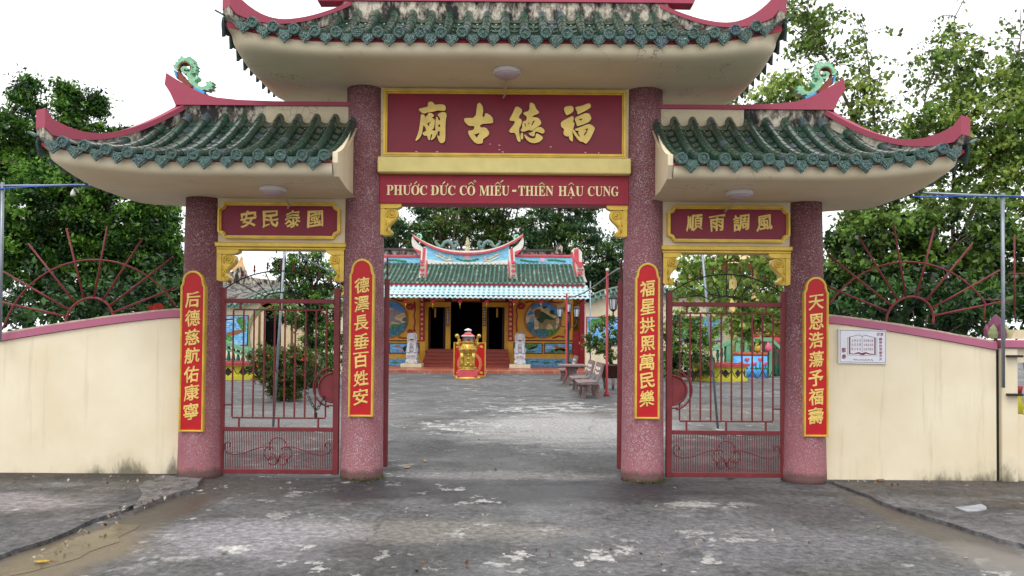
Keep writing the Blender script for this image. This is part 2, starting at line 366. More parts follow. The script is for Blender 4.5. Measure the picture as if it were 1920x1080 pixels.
M_yel = mat('ochre yellow wall', lin('D9A83C'), .6, .12, 3, .1, 50, .004)
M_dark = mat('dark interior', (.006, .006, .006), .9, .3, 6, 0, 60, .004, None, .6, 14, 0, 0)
M_mar = mat('maroon trim', lin('5E141C'), .5, .15)
# ------------------------------------------------------------------ ground
g_dark, g_base, g_pale = lin('434343'), lin('676768'), lin('BDBBB7')
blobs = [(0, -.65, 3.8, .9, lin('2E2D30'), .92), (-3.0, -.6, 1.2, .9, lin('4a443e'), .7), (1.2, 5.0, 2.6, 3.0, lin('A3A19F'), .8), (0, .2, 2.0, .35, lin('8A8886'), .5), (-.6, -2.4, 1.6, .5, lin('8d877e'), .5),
         (-2.0, -2.6, 1.1, .8, lin('97959A'), .6), (1.9, -2.6, 1.6, .8, lin('7d7c80'), .4), (3.2, -1.6, 1.4, .6, lin('454246'), .7), (-4, 6, 3, 5, lin('7d7b78'), .5), (5, 8, 4, 3, lin('6f6660'), .6)]
gw = lambda x, y: tuple(G(x, y)[:2])
mud = [(*gw(-80, 1130), *gw(250, 985), .42, lin('6A5E4A'), .9, .25), (*gw(200, 1000), *gw(400, 925), .30, lin('4A4238'), .75, .4), (*gw(1600, 930), *gw(1960, 1075), .28, lin('4E463C'), .7, .35), (*gw(1780, 1020), *gw(2050, 1110), .3, lin('8a857e'), .6, .6)]
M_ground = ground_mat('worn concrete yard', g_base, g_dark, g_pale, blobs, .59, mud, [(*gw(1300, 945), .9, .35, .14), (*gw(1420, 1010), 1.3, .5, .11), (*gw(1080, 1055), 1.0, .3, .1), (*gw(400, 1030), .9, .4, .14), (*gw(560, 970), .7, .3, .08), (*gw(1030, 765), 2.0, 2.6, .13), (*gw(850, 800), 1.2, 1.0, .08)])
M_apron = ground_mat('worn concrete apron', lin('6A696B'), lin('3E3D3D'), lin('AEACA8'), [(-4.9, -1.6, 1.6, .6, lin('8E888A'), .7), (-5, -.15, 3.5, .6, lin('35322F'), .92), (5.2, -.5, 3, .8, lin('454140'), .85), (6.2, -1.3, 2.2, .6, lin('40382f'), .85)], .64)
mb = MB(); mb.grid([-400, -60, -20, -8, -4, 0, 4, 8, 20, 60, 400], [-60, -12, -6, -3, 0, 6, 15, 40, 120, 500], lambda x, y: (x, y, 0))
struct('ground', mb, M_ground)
def slab(name, pts, z, m, jit=.03, n=8, zb=-.05):
    "irregular flat slab: polygon in plan, wobbly edge, real thickness"
    out = []
    for i, p in enumerate(pts):
        q = pts[(i+1) % len(pts)]; L = math.hypot(q[0]-p[0], q[1]-p[1]); k = max(1, min(60, int(L/.12))) if p[2] else 1
        for j in range(k):
            t = j/k; w = noise.noise(Vector((p[0]*3+t*L*2.2, p[1]*3, z*40)))*jit*2 if p[2] and j else 0
            nx, ny = -(q[1]-p[1])/L, (q[0]-p[0])/L
            out.append((p[0]+(q[0]-p[0])*t+nx*w, p[1]+(q[1]-p[1])*t+ny*w))
    b = MB(); b.prism(out, lambda a, c, d: (a, c, d), zb, z); return struct(name, b, m)
gp = lambda x, y, e=1: (*G(x, y)[:2], e)
slab('apron', [gp(-180, 1128), gp(0, 1050), gp(95, 1018), gp(215, 968), gp(335, 908), (-3.3, -.05, 0), (-14, -.05, 0), (-14, -3.6, 0)], .035, M_apron, .05)
slab('apron', [gp(1560, 908), gp(1640, 940), gp(1740, 975), gp(1850, 1008), gp(1990, 1052), (14, -3.0, 0), (14, -.05, 0), (3.45, -.05, 0)], .03, M_apron, .05)
# muddy gutter water along the left apron
t = NT('muddy water'); w_ = t.worldpos()
t.out(t.mix(t.ramp(t.noise(1.5, 6, .6, w_), (.35, 0.), (.65, 1.)), lin('564B39'), lin('62563F')), t.ramp(t.noise(2.2, 5, .6, w_, seed=2), (.4, .1), (.62, .4)), 0, .5); M_mud = t.mat
slab('puddle_water', [gp(-120, 1140), gp(-20, 1088), gp(60, 1072), gp(150, 1046), gp(225, 1016), gp(262, 985), gp(215, 983), gp(95, 1030), gp(-20, 1068)], .003, M_mud, .05, zb=-.02)
slab('concrete_patch', [gp(1790, 958), gp(1840, 952), gp(1850, 962), gp(1812, 966)], .038, mat('white cement smear', lin('9A9BA0'), .7, .3, 12), .03, zb=.02)
slab('concrete_patch', [gp(305, 897), gp(380, 903), gp(372, 918), gp(330, 930), gp(250, 962), (-3.75, -.7, 1)], .04, mat('pale cement', lin('6E6B6A'), .85, .4, 9, .6, 30, .012, lin('3a3838'), .55, 8), .03)

# ------------------------------------------------------------------ the entrance gate
gate = thing('temple_gate', 'cream and red three bay temple gate with green tiled roofs and four round columns', 'gate', (0, 0, 0))
XI, XO = 1.59, 3.42
for sx, ri in ((-1, 0), (1, 0), (-1, 1), (1, 1)):
    b = MB(); x = sx*(XO if ri else XI); H = 3.16 if ri else 4.42; r0, r1 = (.243, .198) if ri else (.238, .212)
    prof = [(r0*1.03, -.02), (r0*1.01, .05)]+[(r0+(r1-r0)*(i/12)+.0035*noise.noise(Vector((x*3, i*.9, 0))), .05+(H-.05)*i/12) for i in range(1, 13)]
    b.lathe((x, 0, 0), prof, 40)
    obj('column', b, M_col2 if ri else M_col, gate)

def make_roof(s, hip_in, xi, xo, xr, yF, yB, yr, z_e, z_r, up, xk, xS, yS, yBS, zS, lipH, ridge, label, sp=.208):
    """One tiled roof. s mirrors it; hip_in: both ends hipped (central roof) or a flat end at xi (side roofs)."""
    def ks(x, y):
        kx = cl((abs(x)-xk)/(xo-xk)); yy = cl((yr-y)/(yr-yF)) if y < yr else cl((y-yr)/(yB-yr))
        return up*(kx*cl((yy-.3)/.7))**1.7
    def zs(x, y):
        tf = (y-yF)/(yr-yF) if y < yr else (yB-y)/(yB-yr)
        th = (xo-abs(x))/(xo-xr) if (hip_in or x > 0) else 1.
        t_ = cl(min(tf, th)); return z_e+(z_r-z_e)*(.42*t_+.58*t_*t_)+ks(x, y)
    yFe, xoe = yF+.035, xo-.03
    def zu(x, y):
        dx = max(0, abs(x)-xS)/(xoe-xS) if (hip_in or x > 0) else 0
        dy = max(0, yS-y)/(yS-yFe) if y < 0 else max(0, y-yBS)/(yB-.03-yBS)
        d = min(1, math.hypot(dx, dy)); return zS+lipH*(1-max(0, 1-d**3.2)**(1/3.2))+ks(x, y)
    m = lambda x, y, z: (s*x, y, z)
    xl = -xoe if hip_in else xi
    lp = [xS+(xoe-xS)*q for q in (0, .2, .4, .55, .68, .8, .88, .94, .98, 1)]
    xs = ([-q for q in lp[::-1]] if hip_in else [xi])+[xl_ for xl_ in np.linspace(-xS if hip_in else xi, xS, 26)[1:-1]]+lp
    ys = [yFe+(yS-yFe)*q for q in (0, .02, .06, .12, .22, .36, .52, .7, .85, 1)]+list(np.linspace(yS, yBS, 12)[1:-1])+[yBS+(yB-.03-yBS)*q for q in (0, .2, .45, .64, .8, .9, .96, 1)]
    b = MB(); b.grid(xs, ys, lambda x, y: m(x, y, zu(x, y)))
    # closed top under the tiles, and the flat inner end of a side roof
    b.grid(xs, ys, lambda x, y: m(x, y, zs(x, y)-.035), 0)
    for yy in (yFe, yB-.03): b.grid(xs, [0, 1], lambda x, k: m(x, yy, zu(x, yy) if k == 0 else zs(x, yy)-.035), 0, False)
    if not hip_in:
        yy = [q for q in np.linspace(yFe-.02, -.1, 16)]
        poly = [(q, zu(xi, max(q, yFe))-.002) for q in yy]+[(q, zs(xi, max(q, yF))+.05) for q in yy[::-1]]
        b.prism(poly, lambda a, c, d: m(d+.10*(a-yF)/(1.2)-.03, a, c), xi+.02, xi-.03)
    roof = obj('roof', b, M_eave, gate); roof['label'] = label
    b = MB()
    b.grid(xs, [0, 1], lambda x, k: m(x, yFe-.012, zu(x, yFe)-.003 if k == 0 else zs(x, yF)-.03), 0, False)
    b.grid(xs, [0, 1], lambda x, k: m(x, yFe-.012+.012*k, zu(x, yFe)-.003), 0, False)
    for sd in ((-1, 1) if hip_in else (1,)):
        b.grid(ys, [0, 1], lambda y, k: m(sd*(xoe+.012), y, zu(xoe, y)-.003 if k == 0 else zs(xo, y)-.03), 0, False)
    obj('fascia', b, M_redstrip, roof)
    # tiles
    b = MB(); rc = .053
    def row(a, along, e0, e1, cover, out):
        "tile row: a fixed coordinate, running from e0 (eave) to e1; along 'y' or 'x'"
        L = abs(e1-e0); n = max(1, round(L/.135)); sg = 1 if e1 > e0 else -1
        pt = lambda q: (Vector((a, q, zs(a, q))) if along == 'y' else Vector((q, a, zs(q, a))))
        for k in range(n):
            q0, q1 = e0+(e1-e0)*k/n, e0+(e1-e0)*(k+1)/n; p0, p1 = pt(q0), pt(q1)
            d = (p1-p0).normalized(); side = Vector((1, 0, 0)) if along == 'y' else Vector((0, 1, 0)); up_ = side.cross(d); up_ = up_ if up_.z > 0 else -up_
            j = random.uniform(-.002, .002)
            if cover:
                r0, r1 = rc*1.02, rc*.95; vs = []
                for p, r_ in ((p0-d*.004, r0*1.012), (p0+d*.007, r0*1.012), (p0+d*.0071, r0), (p1+d*.01, r1)):
                    vs += [p+side*(math.cos(math.pi*i/7)*r_+j)+up_*(math.sin(math.pi*i/7)*r_*1.12+.004) for i in range(8)]
                b.add([m(*v) for v in vs[:16]], [(i, i+1, i+9, i+8) for i in range(7)], 1, True)
                b.add([m(*v) for v in vs[16:]], [(i, i+1, i+9, i+8) for i in range(7)], 0, True); b.add([m(*v) for v in vs[:8]], [tuple(range(8))], 0, False)
            else:
                hw = sp/2-rc*.62; vs = []
                for p, u in ((p0-d*.012, .012), (p1+d*.012, -.004)):
                    vs += [p+side*(hw*(i/2-1)+j)+up_*(u-.026*(1-(i/2-1)**2)) for i in range(5)]
                for p, u in ((p0-d*.0121, -.002),): vs += [p+side*(hw*(i/2-1)+j)+up_*(u-.026*(1-(i/2-1)**2)) for i in range(5)]
                b.add([m(*v) for v in vs], [(i, i+1, i+6, i+5) for i in range(4)]+[(i+10, i+11, i+1, i) for i in range(4)], 0, False)
    def t_end(x): return cl((xo-x)/(xo-xr)) if (hip_in or x > 0) else 1
    n_rows = int((xo-.10-(0 if hip_in else xi+.05))/sp)
    rows = [k*sp for k in range(-n_rows, n_rows+1)] if hip_in else [xi+.06+k*sp for k in range(n_rows+1)]
    for x in rows:
        te = t_end(abs(x)) if (hip_in or x > xr) else 1
        row(x, 'y', yF, yF+(yr-.06-yF)*te+.03, True, 0)
        for sd in (1,):
            xx = x+sp/2
            if xx < xo-.06:
                te2 = t_end(abs(xx)) if (hip_in or xx > xr) else 1
                row(xx, 'y', yF, yF+(yr-.06-yF)*te2+.02, False, 0)
    for sd in ((-1, 1) if hip_in else (1,)):
        k = yF+.30
        while k < yB-.1:
            tt = cl((k-yF)/(yr-yF)) if k < yr else cl((yB-k)/(yB-yr)); lim = sd*(xo-(xo-xr)*tt)
            if abs(sd*xo-lim) > .15:
                row(k, 'x', sd*xo, lim, True, 0); row(k+sp/2, 'x', sd*xo, lim+sd*.03, False, 0)
            k += sp
    x = rows[0]
    while x < xo-.1:      # the far slope, seen only from the side
        te = t_end(abs(x)) if (hip_in or x > xr) else 1
        row(x, 'y', yB, yB-(yB-yr-.06)*te, True, 0); x += sp
    obj('roof_tiles', b, [M_tile, M_rim], roof)
    # eave discs and drip tiles
    b = MB()
    def disc(x, y, ax):
        z = zs(x, y)+.006; pr = [(.0, .022), (.013, .02), (.016, .012), (.036, .012), (.040, .02), (.053, .02), (.057, .014), (.057, -.04)]
        j = random.uniform(-.005, .005)
        o = len(b.v); b.lathe((0, 0, 0), pr, 18, 0, False, 'y')
        for i in range(o, len(b.v)):
            v = b.v[i]; q = (v[0]+x, v[1]+y, v[2]+z+j) if ax == 'f' else (x-ax*v[1], y+v[0], z+v[2]+j); b.v[i] = m(*q)
    shield = chaikin([(-.09, .03), (-.05, .014), (0, .008), (.05, .014), (.09, .03), (.086, -.012), (.076, -.04), (.05, -.066), (.022, -.092), (0, -.125), (-.022, -.092), (-.05, -.066), (-.076, -.04), (-.086, -.012)], 1)
    def drip(x, y, ax):
        z = zs(x, y)-.015+random.uniform(-.006, .004); tl = random.uniform(-.10, .10); sc = random.uniform(.86, 1.05)
        if ax == 'f':
            sl = (zs(x+.05, y)-zs(x-.05, y))/.1
            fn = lambda a, c, d: m(x+a*sc+c*tl, y-.012-d+c*.12, z+c*sc+a*sl)
        else:
            sl = (zs(x, y+.05)-zs(x, y-.05))/.1; fn = lambda a, c, d: m(x+ax*d-ax*c*.25, y+a*sc, z+c*sc+a*sl)
        b.prism(shield, fn, -.012, .012, 0)
        inn = [(a*.72, (c+.03)*.72-.03) for a, c in shield]
        b.prism(inn, lambda a, c, d: fn(a, c, d), .0121, .018, 0)
    for x in rows:
        disc(x, yF-.034, 'f')
        if x+sp/2 < xo-.03: drip(x+sp/2, yF, 'f')
        if x == rows[0] and hip_in: drip(x-sp/2, yF, 'f')
    for sd in ((-1, 1) if hip_in else (1,)):
        k = yF+.09
        while k < yB-.05: drip(sd*xo, k, sd); disc(sd*(xo+.012), min(k+sp/2, yB-.04), sd); k += sp
        b.rbox(m(sd*(xo+.02), yF-.02, zs(xo, yF)+.03), (.09, .07, .018), Matrix.Rotation(s*sd*-.5, 3, 'Y') @ Matrix.Rotation(.2, 3, 'X'))
    obj('eave_tiles', b, [M_disc], roof)
    # hip ridges: stained plaster rib with a pink crest that flares at the tip
    for sd in ((-1, 1) if hip_in else (1,)):
        for yb, nm in ((yF, 'f'), (yB, 'b')):
            w_, c_ = MB(), MB(); N = 22; va, vc = [], []
            for i in range(N+1):
                q = i/N; x = xr+(xo-.03-xr)*q; y = yr+(yb-yr)*q; base = zs(x, y)-.04
                if q > .96: base += .05
                hw_ = ridge['hw']*(1-.25*q); hp = ridge['hp']+ridge['flare']*max(0, (q-.55)/.45)**2.2
                dv = Vector(((xo-xr), (yb-yr), 0)).normalized(); nv = Vector((-dv.y, dv.x, 0))
                for v, ww, a0, a1 in ((va, .062, base, base+hw_), (vc, .078, base+hw_-.004, base+hw_+hp)):
                    for e, zz in ((-1, a0), (1, a0), (1, a1), (-1, a1)): p = Vector((x, y, zz))+nv*(e*ww); v.append(m(sd*p.x, p.y, p.z))
            for mbx, v in ((w_, va), (c_, vc)):
                fs = [(i*4+j, i*4+(j+1) % 4, i*4+4+(j+1) % 4, i*4+4+j) for i in range(N) for j in range(4)]+[(0, 1, 2, 3), (N*4+3, N*4+2, N*4+1, N*4)]
                mbx.add(v, fs)
            obj('hip_rib', w_, M_white_w, roof); obj('hip_crest', c_, M_pink, roof)
    return roof, zs
rd = dict(hw=.125, hp=.045, flare=.19)
main_roof, zs_main = make_roof(1, True, 0, 2.80, 1.78, -1.17, 1.02, -.08, 4.605, 5.27, .16, 1.75, 2.50, -.95, .80, 4.412, .125, rd, 'larger central roof raised above the two side roofs')
b = MB(); b.box(-1.83, 1.83, -.15, -.01, 5.17, 5.375); obj('ridge_wall', b, M_white_w, main_roof)
b = MB(); pk = [(-2.12, 5.375), (-1.78, 5.38), (1.78, 5.38), (2.12, 5.375), (2.22, 5.62), (2.22, 5.84), (2.05, 5.70), (1.8, 5.54), (1.5, 5.475), (1.1, 5.455), (-1.1, 5.455), (-1.5, 5.475), (-1.8, 5.54), (-2.05, 5.70), (-2.22, 5.84), (-2.22, 5.62)]
b.prism(pk, lambda a, c, d: (a, d, c), .01, -.17); obj('ridge_crest', b, M_pink, main_roof)

OM, OB, OBL = mat('mint green relief paint', lin('93C9A4'), .55, .25, 14, .5, 40, .01, lin('4C6A58'), .62, 20), mat('brown relief paint', lin('8C4A38'), .6, .2, 10), mat('sky blue relief paint', lin('4FA0DC'), .55, .15, 8)
mint = [(245,300),(222,220),(268,245),(262,165),(308,190),(308,128),(340,135),(358,60),(385,108),(430,122),(512,80),(518,128),(575,130),(565,165),(594,185),(560,212),(638,240),(600,262),(632,300),(600,312),(602,372),(560,362),(545,400),(570,448),(612,445),(630,422),(600,402),(622,394),(660,430),(640,470),(590,492),(600,540),(680,600),(762,595),(800,568),(776,520),(802,505),(835,520),(857,483),(862,530),(915,513),(872,553),(927,575),(862,590),(912,637),(822,640),(842,672),(745,642),(722,666),(640,640),(590,600),(500,530),(480,460),(455,420),(470,370),(520,330),(526,250),(490,200),(430,184),(370,200),(330,240),(318,310),(300,330)]
curl = [(458,386),(400,384),(358,330),(350,288),(392,255),(440,255),(482,300),(452,322),(430,314),(442,300),(420,294),(402,318),(420,345),(474,345)]
brown = [(300,332),(330,330),(350,372),(402,412),(402,452),(470,470),(500,530),(590,602),(480,592),(398,540),(305,462)]
ringb = [(318,310),(330,240),(370,200),(430,184),(490,200),(526,250),(520,330),(508,325),(512,252),(482,212),(430,198),(376,212),(342,246),(332,312)]
blue1 = [(232,310),(278,332),(306,462),(282,460)]; blue2 = [(560,612),(600,606),(640,642),(780,680),(750,742),(640,690)]
def ornament(s, parent):
    c0 = P(325, 145, 0); q = 1/9*8.8/1450
    f = lambda a, c, d: (s*((c0.x+(a-155)*q)), d, c0.z-(c-385)*q)
    b = MB()
    for i, (pl, mi, th) in enumerate(((mint, 0, .05), (curl, 0, .046), (brown, 1, .04), (ringb, 1, .055), (blue1, 2, .05), (blue2, 2, .057))):
        b.prism(chaikin(pl, 1), f, th-.075, -th-.075, mi)
        if mi == 0 and i == 0:      # raised feather ribs
            for k in range(26):
                a = math.pi*(1.05+k/25*1.15); r0, r1 = 112, 150+10*math.sin(k*2.1); cx, cy = 425, 295
                b.tube([f(cx+r0*math.cos(a), cy+r0*math.sin(a), -th-.075), f(cx+r1*math.cos(a+.12), cy+r1*math.sin(a+.12), -th-.075)], [.009, .004], 5, 0)
    return obj('ornament', b, [OM, OB, OBL], parent)
rdw = dict(hw=.125, hp=.058, flare=.125)
side_roofs = []
for s in (-1, 1):
    rf, zs_side = make_roof(s, False, 1.645, 4.47, 3.66, -1.42, .95, -.05, 3.315, 4.09, .16, 3.2, 4.13, -1.25, .72, 3.147, .12, rdw,
                      'smaller roof over the %s side passage' % ('left' if s < 0 else 'right'))
    side_roofs.append(rf)
    b = MB(); b.box(*sorted((s*1.66, s*2.7)), -.12, .02, 3.95, 4.19); obj('ridge_wall', b, M_white_c, rf)
    b = MB(); b.box(*sorted((s*2.702, s*3.70)), -.12, .02, 3.95, 4.19); obj('ridge_wall', b, M_white_w, rf)
    b = MB()
    pk = [(1.60, 4.19), (3.71, 4.19), (3.77, 4.32), (3.835, 4.42), (3.82, 4.55), (3.70, 4.475), (3.52, 4.375), (3.40, 4.315), (3.25, 4.275), (3.0, 4.25), (2.6, 4.238), (1.60, 4.235)]
    b.prism(pk, lambda a, c, d: (s*a, d, c), .035, -.145); obj('ridge_crest', b, M_pink, rf)
    ornament(-s, rf)
# beams, panels, corbels
b = MB(); b.box(-1.42, 1.42, -.10, .10, 3.105, 4.42); obj('wall', b, M_eave, gate)
b = MB(); b.bev(-1.405, 1.405, -.125, .125, 3.097, 3.425, .006); lintel = obj('lintel', b, M_lintel, gate)
b = MB(); b.bev(-1.412, 1.412, -.235, .14, 3.427, 3.603, .012); obj('gold_beam', b, M_goldbeam, gate)
for s in (-1, 1):
    b = MB(); b.box(*sorted((s*1.76, s*3.26)), -.08, .08, 2.60, 3.16); obj('wall', b, M_eave, gate)
    b = MB(); x0, x1 = sorted((s*1.77, s*3.25)); b.bev(x0, x1, -.135, .10, 2.593, 2.645, .008); b.bev(x0+.01, x1-.01, -.115, .09, 2.566, 2.592, .006); obj('gold_beam', b, M_gold, gate)
def corbel(x, z, s, w=.235, h=.36):
    "scrolled bracket, s=+1 grows towards +x from the column face x"
    k = w/.235; f = lambda a, c, d: (x+s*a*k, d, z-c*h/.36)
    b = MB(); y0, y1 = .02, -.085
    b.prism([(0, 0), (.235, 0), (.235, .028), (.215, .04), (.19, .052), (.0, .052)], f, y0, y1-.018)
    pl = chaikin([(.0, .053), (.185, .053), (.2, .10), (.195, .14), (.165, .18), (.12, .22), (.095, .26), (.10, .285), (.13, .30), (.14, .325), (.12, .355), (.08, .36), (.055, .35), (.055, .36), (0, .36)], 2)
    b.prism(pl, f, y0, y1)
    b.prism([(0, .054), (.05, .054), (.05, .35), (0, .35)], f, y0, y1-.012)
    def spiral(cx, cy, r, turns, a0, dr):
        n = 26; b.tube([Vector(f(cx+(r*(1-q/n*.85))*math.cos(a0+dr*turns*2*math.pi*q/n), cy+(r*(1-q/n*.85))*math.sin(a0+dr*turns*2*math.pi*q/n), y1-.004)) for q in range(n+1)], .0085, 6)
    spiral(.125, .115, .06, 1.9, 2.4, 1); b.ball(f(.125, .115, y1-.004), .017, 10)
    spiral(.10, .325, .03, 1.6, -.6, 1)
    for o in (0, .016): b.tube([f(.185-o, .15, y1-.004), f(.15-o, .19, y1-.004), f(.108-o, .225, y1-.004), f(.082-o, .27, y1-.004), f(.078-o*.6, .31, y1-.004)], .0065, 6)
    b.tube([f(.06, .24, y1-.003), f(.075, .20, y1-.003), f(.065, .18, y1-.003)], .006, 6)
    return obj('corbel', b, M_gold, gate)
for s in (-1, 1): corbel(s*1.395, 3.097, -s); corbel(s*3.235, 2.566, -s, .245); corbel(s*1.80, 2.566, s, .20)
# ------------------------------------------------------------------ lettering
def glyph(ch, bev=.022, warp=.07, shear=.13, seed=0, res=2, ext=.02):
    "one brush-like character from Blender's own font, centred, cell height about 1: (verts, faces)"
    cu = bpy.data.curves.new('glyph', 'FONT'); cu.body = ch; cu.size = 1; cu.extrude = ext; cu.bevel_depth = bev; cu.bevel_resolution = 1 if bev else 0; cu.resolution_u = res
    o = bpy.data.objects.new('glyph', cu); col.objects.link(o)
    dg = bpy.context.evaluated_depsgraph_get(); me = bpy.data.meshes.new_from_object(o.evaluated_get(dg)); bpy.data.objects.remove(o); bpy.data.curves.remove(cu)
    co = np.array([v.co[:] for v in me.vertices]) if len(me.vertices) else np.zeros((1, 3)); fs = [tuple(p.vertices) for p in me.polygons]; bpy.data.meshes.remove(me)
    if warp:
        for i in range(len(co)):
            n_ = noise.noise_vector(Vector((co[i, 0]*3.1+seed*7.3, co[i, 1]*3.1, 3)))
            co[i, 0] += n_.x*warp; co[i, 1] += n_.y*warp+shear*(co[i, 0]-.5)
    lo, hi = co[:, :2].min(0), co[:, :2].max(0); co[:, :2] -= (lo+hi)/2; return co, fs, hi-lo
GC = {}
def put(mb, ch, x, y, z, w, h, mi=0, bev=.022, warp=.07, seed=0, res=2, depth=1., fit=True):
    "place a character centred at (x,z) on the plane Y=y facing -Y"
    k = (ch, bev, warp, seed, res)
    if k not in GC: GC[k] = glyph(ch, bev, warp, .13 if warp else 0, seed, res)
    co, fs, sz = GC[k]; sx, sz_ = (w/max(sz[0], .3), h/max(sz[1], .3)) if fit else (w, h); sd = min(sx, sz_)*depth
    mb.add([(x+c[0]*sx, y-c[2]*sd, z+c[1]*sz_) for c in co], fs, mi)
def rim(mb, poly, fn, w, y, r=.012, mi=0): mb.tube([fn(a, c, y) for a, c in poly]+[fn(*poly[0], y)], r, 6, mi, False)
def inset(poly, d):
    n = len(poly); out = []
    for i in range(n):
        p, q, r_ = Vector(poly[i-1]), Vector(poly[i]), Vector(poly[(i+1) % n]); a, c = (q-p).normalized(), (r_-q).normalized()
        nrm = Vector((-(a+c).y, (a+c).x)); nrm = nrm.normalized() if nrm.length > 1e-6 else Vector((-a.y, a.x)); k = max(.4, nrm.dot(Vector((-a.y, a.x)))); out.append(tuple(q+nrm*(d/k)))
    return out
def frame(mb, poly, fn, w, y0, y1, mi=0, steps=((0, 1), (.55, .75), (1, .45))):
    "moulded frame following poly (counter-clockwise), w wide"
    L, n = len(steps), len(poly); prof = []
    for i in range(L): h_ = y0+(y1-y0)*steps[i][1]; prof += [(w*i/L, h_), (w*(i+1)/L, h_)]
    prof = [(0, y0)]+prof+[(w, y0)]; rings = [[fn(a, c, d) for a, c in inset(poly, q)] for q, d in prof]
    mb.add([v for r_ in rings for v in r_], [(i*n+j, i*n+(j+1) % n, (i+1)*n+(j+1) % n, (i+1)*n+j) for i in range(len(prof)-1) for j in range(n)], mi)
M_char = mat('gold leaf character', lin('E6C970'), .4, .12, 9, .1, 60, .003, lin('8A6A2A'), .74, 20, .2, .5)
M_letter = mat('cream gold letter', lin('F8EAB0'), .45, .08, 9)
def board(cx, z0, z1, w, chars, label, big=None):
    t_ = thing('name_board', label, 'sign', (cx, -.12, (z0+z1)/2), 'name boards over the gate passages'); h = (z1-z0)
    f = lambda a, c, d: (cx+a, -d, (z0+z1)/2+c)
    if big: poly = [(-w/2, -h/2), (w/2, -h/2), (w/2, h/2), (-w/2, h/2)]
    else:
        k = .075; poly = []
        for sx_, sy_, rev in ((-1, -1, 0), (1, -1, 1), (1, 1, 0), (-1, 1, 1)):
            arc = [(sx_*(w/2), sy_*(h/2-k))]+[(sx_*(w/2-k*math.sin(a)*.9), sy_*(h/2-k*math.cos(a)*.9)) for a in (R(10), R(45), R(80))]+[(sx_*(w/2-k), sy_*(h/2))]
            poly += arc if not rev else arc[::-1]
        a_ = sum(poly[i-1][0]*poly[i][1]-poly[i][0]*poly[i-1][1] for i in range(len(poly)))
        if a_ < 0: poly = poly[::-1]
    fw = .045 if big else .036
    pi_ = [(a*(1-fw*1.3/w), c*(1-fw*1.3/h)) for a, c in poly]; b = MB(); b.prism(pi_, f, .05, .122 if big else .118); obj('panel', b, M_panel, t_)
    b = MB(); frame(b, poly, f, fw, .06, .165, 0, ((0, .9), (.5, 1), (1, .72))); obj('frame', b, M_gold, t_)
    return t_, f
# the four big traced characters: outlines with holes, in enlarged photo units
BIG = [(740, [
  ([390,300,460,278,545,262,540,200,575,178,610,180,640,205,655,232,720,222,800,225,832,255,835,310,810,332,700,322,640,345,580,348,520,360,480,378,440,360,400,320], []),
  ([430,378,495,400,495,470,478,540,460,620,445,700,415,770,345,830,340,800,380,710,405,600,420,480], []),
  ([540,375,580,355,640,395,640,425,600,440,655,470,655,540,640,625,598,640,640,650,690,660,690,700,655,775,600,812,588,800,620,712,590,712,578,800,565,815,545,790,530,730,490,740,455,710,460,680,520,660,500,600,470,560,490,490,500,440,510,420,540,405], [[530,540,560,520,595,512,560,545,570,580,545,570]]),
  ([672,425,710,432,712,485,742,485,742,440,690,398,760,350,830,350,852,405,835,470,828,600,828,800,805,850,755,862,725,830,690,742,695,700,660,650], [[712,560,742,555,742,590,712,592],[700,668,737,662,735,742,700,735]])]),
 (740, [([1395,190,1455,290,1425,430,1470,425,1480,355,1585,415,1610,480,1605,530,1560,535,1400,545,1395,605,1490,595,1552,690,1520,745,1440,790,1445,830,1430,865,1325,870,1230,760,1195,680,1215,648,1255,652,1300,625,1300,575,1215,580,1150,520,1130,465,1150,445,1320,445,1340,280,1350,215], [[1300,715,1390,690,1340,770]])]),
 (930, [([335,255,400,280,428,320,425,350,360,440,428,475,410,560,375,620,380,720,408,810,385,845,345,810,315,685,240,690,210,665,225,635,300,540,310,495,230,495,218,465,270,380,310,280], []),
  ([570,190,625,215,655,300,705,345,700,375,600,410,595,432,690,440,735,500,740,550,660,600,590,660,545,640,490,660,440,675,405,655,405,635,430,610,425,560,440,500,490,490,510,430,445,380,450,355,545,330,548,210], [[460,530,480,540,490,590,475,580],[520,545,550,505,540,540],[575,560,610,490,635,490,590,570]]),
  ([415,685,440,690,445,770,430,800,410,790,395,740], []), ([455,710,490,730,540,770,600,785,645,770,650,700,680,700,765,755,765,790,700,845,610,862,540,840,480,780], []),
  ([535,690,585,680,620,640,680,595,740,595,790,640,795,680,760,708,700,680,650,665,635,690,625,750,580,745,540,715], [])]),
 (930, [([1115,275,1150,255,1240,245,1268,280,1265,330,1235,365,1150,408,1140,380,1110,320], []),
  ([1250,412,1275,440,1255,520,1290,525,1260,620,1245,680,1258,760,1255,815,1240,835,1190,785,1195,745,1140,748,1105,715,1100,690,1115,625,1070,600,1055,545,1070,505,1170,450], []),
  ([1300,265,1400,250,1520,200,1550,235,1545,285,1330,400,1330,360,1300,300], []), ([1285,450,1330,420,1505,350,1560,440,1550,475,1500,525,1320,590,1318,550,1290,490], [[1355,465,1415,455,1385,492]]),
  ([1290,628,1380,595,1510,540,1580,570,1620,620,1590,680,1545,780,1480,865,1455,865,1420,835,1370,835,1320,780,1255,690,1250,640,1275,635,1330,720,1365,755,1368,740,1335,690,1360,660,1290,650], [[1440,635,1505,615,1480,690,1440,740,1440,705,1475,665,1470,640]])])]
mainboard, f = board(0, 3.625, 4.385, 2.735, None, 'large crimson board with four big gold characters above the central passage', True)
pairs = lambda l: [(l[i], l[i+1]) for i in range(0, len(l), 2)]
